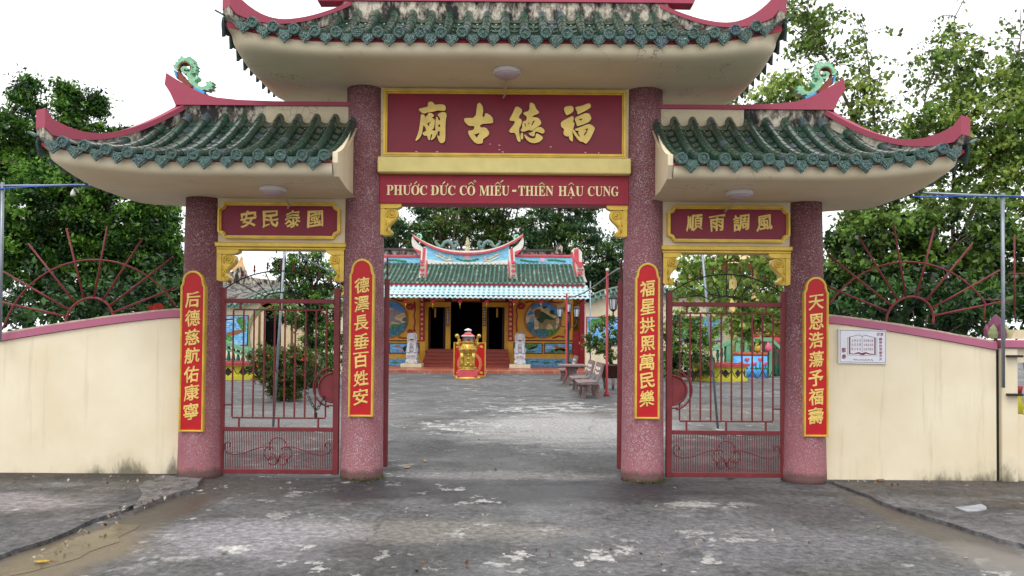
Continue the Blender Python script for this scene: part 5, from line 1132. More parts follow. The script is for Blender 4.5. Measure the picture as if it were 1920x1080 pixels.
for x0, x1 in ((250, 272), (425, 446)): b.box(XB(x0), XB(x1), by-.18, by+.18, zz(366), zz(275))
b.prism([(318, 356), (318, 335), (335, 320), (350, 316), (365, 320), (382, 335), (382, 356)], lambda a, c, d: (XB(a), by-.15-d, ZB(c)), 0, .004)
obj('pavilion_posts', b, M_red, ib)
def proof(mb, y0, y1, wx, wt, mi): a, c = XB(350)-XB(350-wx), XB(350)-XB(350-wt); mb.add([(bx+sx*w_, by+sy*w_, ZB(y)) for y, w_ in ((y0, a), (y0-7, a), (y1, c)) for sx, sy in ((-1, -1), (1, -1), (1, 1), (-1, 1))], [(i*4+j, i*4+(j+1) % 4, i*4+4+(j+1) % 4, i*4+4+j) for i in range(2) for j in range(4)]+[(0, 3, 2, 1), (8, 9, 10, 11)], mi)
b = MB(); proof(b, 276, 262, 108, 96, 1); proof(b, 261.5, 222, 92, 48, 0); proof(b, 221, 214, 52, 46, 1); b.box(XB(318), XB(384), by-.07, by+.07, zz(214), zz(180)); proof(b, 180, 170, 62, 58, 1); proof(b, 169.5, 140, 56, 4, 1); obj('pavilion_roof', b, [M_hpink, M_lampw], ib)
# ------------------------------------------------------------------ side buildings and garden
def coping_tiles(mb, pts, Y, th=.35, step=.23):
    "little tiled roof along a wall top: pts in photo pixels on plane Y"
    w = [P(x, y, Y) for x, y in pts]; L = 0
    for a, c in zip(w, w[1:]):
        n = max(1, int((c-a).length/step))
        mb.add([(a.x, Y-th, a.z-.22), (c.x, Y-th, c.z-.22), (c.x, Y+.1, c.z), (a.x, Y+.1, a.z), (c.x, Y+.1+th, c.z-.22), (a.x, Y+.1+th, a.z-.22)], [(0, 1, 2, 3), (3, 2, 4, 5)], 1)
        for k in range(n):
            p = a.lerp(c, (k+.5)/n); mb.tube([(p.x, Y-th-.02, p.z-.19), (p.x, Y+.1, p.z+.05)], .055, 7, 0)
            mb.add([(p.x+.04, Y-th-.03, p.z-.2), (p.x+.19, Y-th-.03, p.z-.2), (p.x+.115, Y-th-.04, p.z-.32)], [(0, 1, 2)], 0)
    mb.tube([(p.x, Y+.1, p.z+.06) for p in w], .07, 7, 1)
def painted(parent, x0, x1, y0, y1, Y, extras, fw=2):
    b = MB(); hb(b, x0, x1, y0, y1, Y-.05, .049); o = obj('mural', b, M_red, parent); b = MB(); hb(b, x0+fw, x1-fw, y0+fw, y1-fw, Y-.062, .011); obj('painting', b, B_sky, o)
    for m_, polys in extras:
        b = MB(); [fp(b, q, Y-.063-.003*i, .005, 0, sm=1) for i, q in enumerate(polys)]; obj('painted_figure', b, m_, o)
YM = 24.0
mg = thing('moon_gate_wall', 'cream wall with a round moon gate, mural and swooping tiled coping, seen through the left passage', 'wall', (P(525, 700, YM).x, YM, 0))
wp = lambda pts, Y: [(p.x, p.z) for p in (P(x, y, Y) for x, y in pts)]
top = [(398, 552), (418, 562), (440, 568), (462, 562), (485, 553), (510, 546), (540, 541), (580, 545), (620, 556), (662, 562)]
b = MB(); gz = P(525, 628, YM); r_ = 1.30
hole = [(gz.x+r_*math.cos(a), max(.12, gz.z+r_*math.sin(a))) for a in np.linspace(0, 6.283, 49)[:-1]]
b.prism([(P(398, 600, YM).x, -.02), (P(662, 600, YM).x, -.02)]+wp(top[::-1], YM), lambda a, c, d: (a, YM-d, c), -.25, 0, 0, [hole]); obj('wall', b, mat('cream garden wall', lin('DDD0B4'), .75, .08, 3), mg)
b = MB(); coping_tiles(b, top, YM); obj('tile_coping', b, [M_t2, M_t3], mg)
b = MB(); b.prism([(gz.x+(r_+.15)*math.cos(a), max(.1, gz.z+(r_+.15)*math.sin(a))) for a in np.linspace(0, 6.283, 49)[:-1]], lambda a, c, d: (a, YM-d, c), -.05, .05, 0, [hole[::-1]]); obj('gate_ring', b, mat('olive tiled ring', lin('7C8A5A'), .5, .3, 20, .3, 40, .006, lin('C8B46A'), .6, 30), mg)
painted(mg, 398, 465.5, 590.5, 648, YM, [(B_fol, [[(398, 612), (418, 604), (425, 614), (412, 622)], [(440, 596), (462, 594), (462, 625), (452, 618)], [(400, 632), (430, 626), (440, 640), (404, 646)]]), (paint('8A5A30'), [[(420, 626), (440, 619), (455, 618), (458, 622), (436, 630)]])])
b = MB(); fp(b, [(487, 568), (500, 566), (513, 572), (510, 578), (492, 576)], YM-.02, .03, sm=1); obj('red_relief', b, mat('red relief', lin('C03024'), .5, .2, 8, .1, 40, .003, lin('D8923A'), .56), mg)
gb = thing('garden_building', 'cream building with a dark doorway glimpsed through the moon gate', 'building', (P(540, 640, 33).x, 33, 0))
b = MB(); hb(b, 440, 495, 560, 690, 33, .3); hb(b, 527, 640, 560, 690, 33, .3); hb(b, 495, 527, 560, 572, 33, .3); obj('wall', b, mat('cream building wall', lin('CDBB96'), .75, .1), gb)
b = MB(); hb(b, 495, 527, 572, 690, 33.25, .1); obj('doorway', b, M_dark, gb); b = MB(); hb(b, 484, 488, 575, 680, 32.97, .03); hb(b, 545, 549, 575, 680, 32.97, .03); obj('drain_pipe', b, mat('brown pipe', lin('6A4A34'), .5), gb)
gr_ = thing('rear_roof', 'old grey tiled roof with a gilt flame ornament behind the moon gate wall', 'roof', (P(470, 540, 34).x, 34, 0))
b = MB(); w0, w1 = P(395, 548, 34), P(535, 540, 36); b.add([(w0.x, 33, w0.z-.6), (w1.x, 33, w0.z-.6), (w1.x, 36, w0.z+.75), (w0.x, 36, w0.z+.75), (w0.x, 39, w0.z-.6), (w1.x, 39, w0.z-.6)], [(0, 1, 2, 3), (3, 2, 5, 4)]); obj('slope', b, weathered('old grey roof tiles', lin('8E8C86'), .52, 2), gr_)
b = MB(); fp(b, [(425, 540), (430, 512), (445, 508), (452, 500), (462, 506), (466, 520), (500, 524), (560, 530), (560, 545)], 35.9, .3); obj('ridge_wall', b, M_white_w, gr_)
b = MB(); fp(b, [(436, 510), (432, 495), (440, 500), (441, 485), (448, 494), (455, 478), (456, 494), (462, 505), (452, 510)], 35.9, .15, sm=1); obj('ornament', b, mat('gilt peach ornament', lin('D8B07A'), .5, .2), gr_)
# garden walls on the right
rw = thing('garden_wall', 'cream garden wall with red framed murals and tiled coping right of the hall', 'wall', (P(1250, 690, 27).x, 27, 0))
top = [(1098, 560), (1112, 556), (1130, 548), (1160, 541), (1200, 539), (1240, 544), (1290, 545), (1340, 550), (1400, 560), (1500, 562), (1600, 560)]
b = MB(); b.prism([(P(1098, 600, 27).x, -.02), (P(1600, 600, 27).x, -.02)]+wp([(x, y+6) for x, y in top[::-1]], 27), lambda a, c, d: (a, 27-d, c), -.25, 0); obj('wall', b, MATS['cream garden wall'], rw)
b = MB(); coping_tiles(b, top, 27); obj('tile_coping', b, [M_t2, M_t3], rw)
tre = [(B_fol, [[(1103, 597), (1140, 597), (1135, 610), (1118, 604), (1110, 622), (1103, 620)]]), (paint('3A2A22'), [[(1111, 625), (1117, 606), (1121, 606), (1116, 626)], [(1126, 620), (1123, 604), (1127, 603), (1133, 622)]])]
painted(rw, 1099, 1200, 594, 648, 27, tre); painted(rw, 1274, 1354, 593, 640, 27, [(B_fol, [[(1277, 600), (1290, 597), (1290, 610), (1278, 612)], [(1280, 632), (1320, 628), (1340, 636), (1300, 638)]])])
# octagonal yellow planters
M_py = mat('yellow planter paint', lin('C9C23A'), .6, .12, 6, .2, 40, .006, lin('5A5630'), .66, 10)
def planter(px, py, r, h, label):
    c = G(px, py); c.y += r; t_ = thing('planter', label, 'planter', (c.x, c.y, 0), 'yellow ring planters'); n = 12; o = R(15)
    ring = lambda rr, z: [(c.x+rr*math.cos(o+2*math.pi*k/n), c.y+rr*math.sin(o+2*math.pi*k/n), z) for k in range(n)]
    b = MB(); pr = [(r*.97, -.02), (r*.97, .14), (r*.92, .15), (r*.92, h*.74), (r*1.02, h-.1)]
    vs = [v for rr, z in pr for v in ring(rr, z)]; b.add(vs, [(i*n+j, i*n+(j+1) % n, (i+1)*n+(j+1) % n, (i+1)*n+j) for i in range(len(pr)-1) for j in range(n)]); obj('body', b, M_py, t_)
    b = MB(); vs = ring(r*1.04, h-.1)+ring(r*1.06, h)+ring(r*.88, h)+ring(r*.88, h-.06); b.add(vs, [(i*n+j, i*n+(j+1) % n, (i+1)*n+(j+1) % n, (i+1)*n+j) for i in range(3) for j in range(n)]); obj('rim', b, M_hpink, t_)
    b = MB(); b.add(ring(r*.88, h-.05), [tuple(range(n))]); obj('soil', b, mat('dark soil', lin('3A3028'), .9, .4), t_)
    for k in range(n):
        a = o+math.pi/n+2*math.pi*k/n; rm = r*.92*math.cos(math.pi/n)
        b = MB(); b.prism([(0, -.155), (.15, 0), (0, .155), (-.15, 0)], lambda p, q, d: (c.x+(rm+d)*math.cos(a)-p*math.sin(a), c.y+(rm+d)*math.sin(a)+p*math.cos(a), h*.47+q), -.02, .008); obj('diamond', b, mat('black diamond', lin('231F22'), .6), t_)
    return c
pr_ = planter(1362, 716, 1.12, .66, 'yellow octagonal planter with black diamonds before the green balustrade on the right')
pl_ = planter(425, 713, 1.12, .62, 'yellow octagonal planter with black diamonds at the left edge of the left passage')
# green balustrades
M_grn = mat('sea green paint', lin('6FA884'), .6, .12, 8, .15, 40, .005, lin('3F5A4A'), .68); M_grd = mat('dark green baluster', lin('1F5A4A'), .6, .25, 10)
def rail(mb, a, c, Y, w=.12, h=.2):
    p, q = P(*a, Y), P(*c, Y); mb.prism([(p.x, p.z-h), (q.x, q.z-h), (q.x, q.z), (p.x, p.z)], lambda x, z, d: (x, Y-d, z), -w, w)
def balus(parent, p0, p1, n, z0, z1, Y):
    for k in range(n):
        q = (k+.5)/n; x = p0+(p1-p0)*q; zt = z1(q); zb_ = z0(q); H = zt-zb_; b = MB()
        b.lathe((x, Y, zb_), [(.07, 0), (.05, H*.08), (.09, H*.25), (.06, H*.45), (.04, H*.6), (.08, H*.75), (.05, H*.9), (.07, H)], 9); obj('baluster', b, M_grd, parent)
pv = thing('green_balustrade', 'sea green balustrade platform behind the blue lotus basin on the right', 'balustrade', (P(1410, 700, 25).x, 25, 0))
b = MB(); rail(b, (1378, 633), (1446, 633), 25, .14, .16); rail(b, (1338, 651), (1379, 633), 25, .13, .17); rail(b, (1445, 633), (1482, 668), 25, .13, .17); rail(b, (1338, 700), (1446, 700), 25.2, .1, .1)
for x in (1366, 1384, 1400, 1446): hb(b, x-4, x+4, 640, 706, 24.9, .2)
obj('rail', b, M_grn, pv); b = MB(); hb(b, 1338, 1482, 690, 712, 25.2, 2.5); hb(b, 1405, 1442, 660, 700, 25.3, .1); obj('base', b, M_grn, pv)
X = lambda x: P(x, 680, 25).x; Zp = lambda y: P(1400, y, 25).z
balus(pv, X(1404), X(1443), 5, lambda q: Zp(692), lambda q: Zp(641), 25); balus(pv, X(1342), X(1364), 3, lambda q: Zp(700), lambda q: Zp(658-10*q), 25); balus(pv, X(1388), X(1397), 1, lambda q: Zp(692), lambda q: Zp(641), 25); balus(pv, X(1450), X(1482), 4, lambda q: Zp(704), lambda q: Zp(648+24*q), 25)
bn = thing('lotus_basin', 'round blue basin painted with pink lotus under a brown rim', 'basin', (P(1414, 705, 24).x, 24, 0))
c_ = P(1414, 700, 23.6); rr = (P(1446, 700, 23.6).x-P(1382.5, 700, 23.6).x)/2; zt = P(1414, 661, 23.6).z
b = MB(); b.lathe((c_.x, 23.6+rr*.75, 0), [(rr*.97, -.02), (rr, .3), (rr, zt-.14)], 28, 0, True, 'z', 1, .75); obj('body', b, brush('basin blue', lin('2F8FE0'), lin('4FA8EE'), lin('6FC0F4'), 3), bn)
b = MB(); b.lathe((c_.x, 23.6+rr*.75, 0), [(rr*1.01, zt-.14), (rr*1.02, zt), (rr*.85, zt), (rr*.85, zt-.1), (0, zt-.1)], 28, 0, True, 'z', 1, .75); obj('rim', b, mat('brown basin rim', lin('A8583A'), .6), bn)
b = MB()
for a in range(5):
    an = R(225+a*22); q = Vector((c_.x+rr*math.cos(an), 23.6+rr*.75+rr*.75*math.sin(an)-.01, .55+.18*(a % 2))); [b.ball((q.x+.06*(k-1), q.y, q.z+.03*abs(k-1)), .06, 8, 0, (1, .3, 1.2)) for k in range(3)]
obj('painted_lotus', b, mat('lotus pink', lin('D0507A'), .6), bn)
b = MB()
for a in range(8):
    an = R(215+a*15); q = Vector((c_.x+rr*math.cos(an), 23.6+rr*.75+rr*.75*math.sin(an)-.004, .35)); b.tube([(q.x, q.y, q.z), (q.x+.03, q.y, q.z+.2+.1*(a % 3))], .018, 5); b.ball((q.x+.05, q.y, q.z+.03), .07, 8, 0, (1.3, .2, .6))
obj('painted_leaves', b, mat('leaf paint', lin('2A7A4A'), .6), bn)
for i, (x, cc) in enumerate(((1420, 'C8A040'), (1440, 'D0607A'))):
    c_ = P(x, 660, 24.7); b = MB(); b.lathe((c_.x, 24.7, P(x, 661, 24.7).z), [(.06, 0), (.14, .12), (.13, .25), (.05, .4), (0, .5)], 12); tag(obj('lotus_lamp', b, paint(cc)), ('gold' if i == 0 else 'pink')+' lotus bud lamp before the green balusters', 'lamp')
bd = thing('seated_statue', 'gold seated robed statue on a pedestal beside the red pillar', 'statue', (P(1452, 630, 27).x, 27, 0)); c_ = P(1450, 632, 27); k = .024
b = MB(); b.lathe((c_.x, 27.2, c_.z), [(.5, 0), (.52, .1), (.44, .2), (.36, .35), (.33, .6), (.36, .85), (.30, 1.05), (.12, 1.15), (.09, 1.22)], 20, 0, True, 'z', 1, .7)
for e in (-1, 1): b.tube([(c_.x+e*.33, 27.15, c_.z+.95), (c_.x+e*.42, 26.95, c_.z+.55), (c_.x+e*.12, 26.8, c_.z+.42)], [.12, .11, .06], 10); b.tube([(c_.x+e*.1, 26.95, c_.z+.15), (c_.x+e*.5, 26.9, c_.z+.14), (c_.x+e*.25, 26.78, c_.z+.12)], [.13, .14, .08], 10)
for q in range(7): b.tube([(c_.x-.3+.09*q, 26.9+.01*q, c_.z+1.0), (c_.x-.26+.07*q, 26.84, c_.z+.5), (c_.x-.36+.12*q, 26.82, c_.z+.2)], .022, 5)
b.ball((c_.x, 27.1, c_.z+1.38), .17, 14, 0, (.9, .95, 1.15)); b.ball((c_.x, 27.12, c_.z+1.58), .07, 10)
obj('figure', b, M_bg, bd); b = MB(); b.lathe((c_.x, 27.2, 0), [(.6, 0), (.6, c_.z-.3), (.7, c_.z-.2), (.62, c_.z-.01)], 20, 0, True, 'z', 1, .7); obj('pedestal', b, M_hpink, bd)
pa = thing('pavilion', 'cream columned pavilion with a red inscribed pillar board behind the right planter', 'pavilion', (P(1400, 700, 26).x, 26, 0))
for x in (1376.5, 1418, 1490):
    b = MB(); c_ = P(x, 640, 26); b.lathe((c_.x, 26.2, 0), [(.17, 0), (.17, P(x, 498, 26.2).z)], 18); obj('column', b, mat('cream column', lin('D8C07A'), .6), pa)
b = MB(); hb(b, 1414.6, 1425, 574, 632, 25.9, .06); pn = obj('pillar_board', b, M_coup, pa); b = MB()
for i, ch in enumerate('白首漢沉滴'): c_ = P(1420, 580+i*11.3, 25.9); put(b, ch, c_.x, 25.898, c_.z, .16, .16, 0, .02, 0, 0, 1, .2)
obj('lettering', b, M_txt, pn)
b = MB(); hb(b, 1360, 1500, 492, 499, 25.8, 3); obj('beam', b, mat('orange beam', lin('C88A4A'), .6), pa)
b = MB(); q0, q1 = P(1350, 494, 25.4), P(1510, 494, 25.4); b.add([(q0.x, 25.2, q0.z), (q1.x, 25.2, q0.z), (q1.x-.6, 27.4, q0.z+.8), (q0.x+.6, 27.4, q0.z+.8), (q1.x, 29.4, q0.z), (q0.x, 29.4, q0.z)], [(0, 1, 2, 3), (3, 2, 4, 5), (0, 3, 5), (1, 4, 2)]); obj('roof', b, mat('peach roof tile', lin('C8A878'), .6, .3, 20), pa)
b = MB(); hb(b, 1262, 1332, 697, 708, 20.8, .25); tag(obj('planting_edge', b, mat('brick red edging', lin('A04A38'), .7, .2, 8, .2, 40, .005, lin('3a2a24'), .6)), 'low brick red bed edging behind the right gate leaf', 'edging')
sb = thing('stair_balustrade', 'sea green sloping stair balustrade under the mural on the left', 'balustrade', (P(430, 690, 22).x, 22, 0))
b = MB(); rail(b, (390, 625), (468, 656), 22, .13, .16); rail(b, (390, 640), (468, 668), 22, .1, .08); hb(b, 462, 472, 652, 700, 21.9, .25); rail(b, (390, 679), (470, 681), 22, .1, .1); obj('rail', b, M_grn, sb)
balus(sb, P(398, 660, 22).x, P(460, 660, 22).x, 7, lambda q: P(420, 684, 22).z, lambda q: P(420, 644, 22).z-.45*q+.2, 22)
b = MB(); hb(b, 380, 470, 684, 705, 22.2, 1.5); obj('base', b, mat('grey green plinth', lin('8FA096'), .7), sb)
# lamp posts
def lamp_post(x, Y, label, rot, lean=0):
    t_ = thing('lamp_post', label, 'street lamp', (x, Y, 0), 'black three lantern lamp posts'); M = mat('black lamp metal', lin('1E1E22'), .45, .2)
    b = MB(); b.lathe((x, Y, 0), [(.14, 0), (.14, .1), (.10, .15), (.08, .5), (.10, .56), (.055, .62), (.045, 2.2), (.07, 2.25), (.04, 2.3), (.035, 2.62)], 14); obj('post', b, M, t_)
    b = MB(); sp_ = [(0, 0, 2.62)]
    for k in range(2):
        a = rot+math.pi*k; ux, uy = math.cos(a)*.36, math.sin(a)*.36; sp_.append((ux, uy, 2.42))
        b.tube([(x, Y, 2.1), (x+ux*.4, Y+uy*.4, 2.05), (x+ux*.85, Y+uy*.85, 2.1), (x+ux, Y+uy, 2.25), (x+ux, Y+uy, 2.42)], .022, 7)
    obj('arm', b, M, t_)
    for ux, uy, z in sp_:
        b = MB(); c = (x+ux, Y+uy, z); b.lathe(c, [(.03, 0), (.09, .05), (.10, .07), (.06, .075)], 6, 0, False); b.lathe(c, [(.145, .40), (.15, .42), (.10, .49), (.05, .53), (.02, .54), (.02, .60), (0, .62)], 6, 0, False)
        for k in range(6): a = math.pi*k/3; b.tube([(c[0]+.095*math.cos(a), c[1]+.095*math.sin(a), z+.07), (c[0]+.135*math.cos(a), c[1]+.135*math.sin(a), z+.40)], .013, 5)
        l = obj('lantern', b, M, t_); b = MB(); b.lathe(c, [(.085, .075), (.12, .40)], 6, 0, False); b.lathe(c, [(.03, .08), (.03, .36), (0, .37)], 8); obj('glass', b, mat('pale lamp glass', lin('C8CCD0'), .15, .03), l)
lamp_post(P(1065.5, 600, 24).x, 24, 'black three lantern lamp post behind the benches, before the hall', .1)
lamp_post(P(1171, 600, 15.3).x, 15.3, 'black lamp post half hidden by the column right of the central passage', math.pi+.1)
lamp_post(P(613, 600, 18).x, 18, 'black three lantern lamp post seen at the right of the left passage', .5)
def red_pole(x, yt, Y, label):
    c = P(x, 640, Y); zt = P(x, yt, Y).z; t_ = thing('red_pole', label, 'pole', (c.x, Y, 0), 'red string light poles')
    b = MB(); b.lathe((c.x, Y, 0), [(.085, 0), (.085, .04), (.06, .10), (.036, .14), (.033, zt)], 12); obj('pole', b, M_red, t_); b = MB(); b.ball((c.x, Y, zt+.03), .05, 10); obj('cap', b, M_lampw, t_); return Vector((c.x, Y, zt-.15))
e1 = red_pole(1138, 508, 12.5, 'tall red pole with a white ball cap beside the nearest bench'); e2 = red_pole(1062, 551, 19.5, 'red pole with a white cap farther back, before the black lamp post')
b = MB(); e3 = P(1195, 500, 9); b.tube([e2+(e1-e2)*q+Vector((0, 0, -.25*math.sin(math.pi*q)*.5)) for q in np.linspace(0, 1, 9)]+[e1+(e3-e1)*q+Vector((0, 0, .1*math.sin(math.pi*q))) for q in np.linspace(.2, 1, 6)], .022, 6); tag(obj('light_cable', b, M_galv), 'grey light cable strung between the red poles', 'cable')
pole([P(1107, 527, 20), P(1107, 690, 20)], .022, 'thin grey pole standing beside the bonsai near the hall', 'pole', group='galvanised poles')
c_ = G(512, 803); pole([P(536, 430, c_.y), (c_.x, c_.y, 0)], .022, 'thin grey pole leaning behind the left gate leaf', 'pole'); c_ = G(1346, 803); pole([P(1313, 430, c_.y), (c_.x, c_.y, 0)], .022, 'thin grey pole leaning behind the right gate leaf', 'pole')
b = MB(); b.tube([P(552, 462, 9), P(580, 490, 10), P(610, 505, 12), P(645, 510, 14)], .02, 6); tag(obj('light_cable', b, M_galv), 'grey cable sagging to the lamp post seen through the left passage', 'cable')
# concrete benches
M_ben = mat('worn pinkish terrazzo', lin('7C6866'), .6, .15, 7, .2, 60, .004, lin('A39896'), .56, 9)
def bench(Y, label, L=1.5, xb=2.40):
    t_ = thing('bench', label, 'bench', (xb, Y, 0), 'stone benches along the yard'); s0, s1 = Y-L/2, Y+L/2
    b = MB(); b.grid([xb-.52, xb-.50, xb-.46, xb-.3, xb-.12, xb-.02], [s0, s0+.06, s1-.06, s1], lambda u, v: (u, v, .43-.02*((u-xb+.3)/.2 < 0)-(.03 if u < xb-.51 else 0)+.015*((u-xb+.25)/.25)**2)); b.bev(xb-.50, xb-.02, s0, s1, .36, .42, .012); obj('seat', b, M_ben, t_)
    rt = Matrix.Rotation(R(14), 3, 'Y'); b = MB(); b.rbox((xb+.07, Y, .72), (.055, L, .38), rt); b.rbox((xb+.07+.048, Y, .912), (.05, L-.12, .04), rt)
    obj('backrest', b, M_ben, t_); b = MB()
    for k, (dy, dz, w, h) in enumerate(((-.35, .06, .26, .07), (-.36, -.06, .2, .05), (.0, .05, .2, .09), (.34, .06, .26, .07), (.33, -.05, .2, .05), (0, -.08, .5, .04))): b.rbox((xb+.038-.12*0+dz*.25, Y+dy, .72+dz), (.006, w, h), rt)
    obj('painted_letters', b, M_white, t_)
    for dy in (-L*.33, L*.33):
        b = MB(); b.prism([(xb-.44, 0), (xb-.32, 0), (xb-.34, .12), (xb-.3, .34), (xb-.06, .34), (xb-.08, .14), (xb-.04, 0), (xb+.12, 0), (xb+.04, .2), (xb+.03, .36), (xb-.46, .36), (xb-.40, .2)], lambda a, c, d: (a, Y+dy-d, c), -.045, .045); obj('leg', b, M_ben, t_)
        b = MB(); b.tube([(xb-.04, Y+dy, .38), (xb+.06, Y+dy, .60)], .022, 6); obj('back_support', b, M_galv, t_)
bench(12.3, 'nearest worn stone bench facing the yard, beside the red pole'); bench(14.5, 'middle worn stone bench, between the nearest bench and the stone table'); bench(20.3, 'farthest stone bench, beyond the stone table')
tb = thing('stone_table', 'flat stone table between the benches', 'table', (2.12, 17.6, 0)); b = MB(); b.bev(1.7, 2.6, 17.0, 18.2, .62, .69, .015); obj('tabletop', b, M_ben, tb)
for dy in (-.35, .35): b = MB(); b.prism([(1.85, 0), (2.0, 0), (2.15, .25), (2.3, 0), (2.45, 0), (2.25, .38), (2.35, .62), (1.95, .62), (2.05, .38)], lambda a, c, d: (a, 17.6+dy-d, c), -.05, .05); obj('leg', b, M_ben, tb)
# pots and low things
c_ = P(1148, 690, 15.5); pt = thing('plant_pot', 'brown glazed bonsai pot on a low stand behind the red pole', 'pot', (c_.x, 15.5, 0)); b = MB(); b.lathe((c_.x, 15.5, .35), [(.32, 0), (.36, .05), (.40, .36), (.46, .38), (.46, .43), (.40, .43), (.38, .36), (0, .36)], 20); obj('pot', b, mat('brown glaze', lin('4A2A26'), .35, .3), pt)
for a in range(3): b = MB(); an = a*2.1+.5; b.tube([(c_.x+.3*math.cos(an), 15.5+.3*math.sin(an), .36), (c_.x+.24*math.cos(an), 15.5+.24*math.sin(an), 0)], [.05, .04], 7); obj('leg', b, M_ben, pt)
BON = (c_.x, 15.5, .72)
c_ = P(1905, 770, .9); fpt = thing('flower_pot', 'yellow flower pot with a red rim behind the balustrade at the right edge', 'pot', (c_.x, .9, .55)); b = MB(); b.lathe((c_.x, .9, 0), [(.12, .0), (.12, .55), (.17, .6), (.19, .95)], 16); obj('pot', b, M_py, fpt); b = MB(); b.lathe((c_.x, .9, 0), [(.2, .95), (.215, 1.03), (.17, 1.03), (.17, .97), (0, .96)], 16); obj('rim', b, M_red, fpt)
b = MB(); b.grid(list(np.linspace(0, 1, 7)), [0, .5, 1], lambda u, v: (P(278+27*u, 575, 3).x, 3+.06*math.sin(u*9), P(280, 571+14*v+3*math.sin(u*7), 3).z)); tag(obj('red_cloth', b, mat('red cloth', lin('8E2018'), .8)), 'red cloth hanging in the shade behind the left fan railing', 'cloth')
# ------------------------------------------------------------------ plants
def leaf_mesh(name, C, S, MI, mats, parent, droop=.0, up=.35, aspect=.5, seed=1, label=None):
    "many leaf-sized quads: centres C, lengths S, material index MI"
    g = np.random.default_rng(seed); N = len(C); d = g.normal(size=(N, 3)); d[:, 2] -= droop; d /= np.linalg.norm(d, axis=1)[:, None]
    n_ = g.normal(size=(N, 3)); n_[:, 2] += up*3; s = np.cross(d, n_); s /= np.linalg.norm(s, axis=1)[:, None]+1e-9; nn = np.cross(s, d)
    L = S[:, None]; W = L*aspect*g.uniform(.8, 1.2, (N, 1))
    v = np.empty((N, 4, 3)); v[:, 0] = C-d*L*.5; v[:, 1] = C+s*W*.5-d*L*.08+nn*W*.12; v[:, 2] = C+d*L*.5; v[:, 3] = C-s*W*.5-d*L*.08+nn*W*.12
    if parent: v -= np.array(ORG[parent.name])
    me = bpy.data.meshes.new(name); me.vertices.add(N*4); me.vertices.foreach_set('co', v.reshape(-1)); me.loops.add(N*4); me.loops.foreach_set('vertex_index', np.arange(N*4)); me.polygons.add(N)
    me.polygons.foreach_set('loop_start', np.arange(N)*4); me.polygons.foreach_set('loop_total', np.full(N, 4))
    for m_ in mats: me.materials.append(m_)
    me.polygons.foreach_set('material_index', MI.astype(np.int32)); me.update(calc_edges=True)
    o = bpy.data.objects.new(name, me); col.objects.link(o); o.parent = parent; return o
def clump_leaves(envs, nclump, nleaf, cr, size, seed, nm=3, shell=.45, flat=.7):
    "envs: [(centre, radii)] ; sub-clumps spread through the envelopes, leaves through each sub-clump"
    g = np.random.default_rng(seed); vol = np.array([np.prod(e[1])**.5 for e in envs]); pick = g.choice(len(envs), nclump, p=vol/vol.sum()); cc = []
    for i in pick:
        u = g.normal(size=3); u /= np.linalg.norm(u); r = g.uniform(shell, 1)**.6; cc.append(np.array(envs[i][0])+u*r*np.array(envs[i][1]))
    cc = np.array(cc); k = g.integers(0, nclump, nclump*nleaf); u = g.normal(size=(len(k), 3)); u /= np.linalg.norm(u, axis=1)[:, None]
    rr = np.abs(g.normal(size=(len(k), 1)))**.8*.62*cr*g.uniform(.45, 1.45, nclump)[k][:, None]
    C = cc[k]+u*rr*np.array([1, 1, flat]); mi = np.clip(g.choice(nm, nclump)[k]+(g.random(len(k)) < .2), 0, nm-1); return cc, C, g.uniform(.5, 1.45, len(k))*size, mi
def pxe(l, Y, k=1.0):
    "ellipses in photo pixels at depth Y -> envelopes"
    s = (Y+8.8)/1450; return [((*P(x, y, Y+dy)[:],), (rx*s, max(rx, ry)*s*.8*k, ry*s)) for x, y, rx, ry, dy in l]
BARK = mat('grey brown bark', lin('5A4E44'), .9, .3, 9, .6, 30, .02, lin('8A8276'), .58); BARKD = mat('dark bark', lin('33291F'), .9, .3, 9, .6, 30, .02)
def limbs(mb, base, top, cc, r, n, g, sag=.15):
    mb.tube([base, Vector(base).lerp(Vector(top), .35)+Vector((g.normal()*.1, g.normal()*.1, 0)), Vector(base).lerp(Vector(top), .7)+Vector((g.normal()*.12, g.normal()*.1, 0)), top], [r, r*.8, r*.55, r*.2], 9)
    for i in g.choice(len(cc), min(n, len(cc)), replace=False):
        e = Vector(cc[i]); q = g.uniform(.3, .95); s = Vector(base).lerp(Vector(top), q); m_ = s.lerp(e, .5)+Vector((g.normal()*.1, g.normal()*.1, -sag*.3+g.normal()*.1))
        mb.tube([s, m_, e], [r*.38*(1.15-q*.6), r*.22, r*.05], 6)
def tree(label, base, top, envs, nc, nl, cr, size, mats, seed, r=.16, cat='tree', name='tree', nlimb=30, group=None, aspect=.5, up=.35, bark=None, shell=.45, droop=0, flat=.7):
    t_ = thing(name, label, cat, base, group); g = np.random.default_rng(seed); cc, C, S, MI = clump_leaves(envs, nc, nl, cr, size, seed, len(mats), shell, flat)
    b = MB(); limbs(b, base, top, cc, r, nlimb, g); obj('trunk', b, bark or BARK, t_)
    keep = C[:, 2] > base[2]+.03; leaf_mesh('crown', C[keep], S[keep], MI[keep], mats, t_, droop, up, aspect, seed); return t_
LD = [leafmat('deep green leaf', lin('1E3A18'), .2), leafmat('mid green leaf', lin('3A6428'), .3), leafmat('bright green leaf', lin('6E9A3A'), .4)]
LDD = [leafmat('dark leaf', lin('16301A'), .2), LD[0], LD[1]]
LO = [leafmat('olive leaf', lin('566C30'), .4), leafmat('fresh leaf', lin('789A44'), .45), leafmat('yellow green leaf', lin('A0B45A'), .45)]
LBD = [leafmat('far deep leaf', lin('2A4A2A'), .35), leafmat('far blue green leaf', lin('44684A'), .35), leafmat('far mid leaf', lin('648444'), .4)]
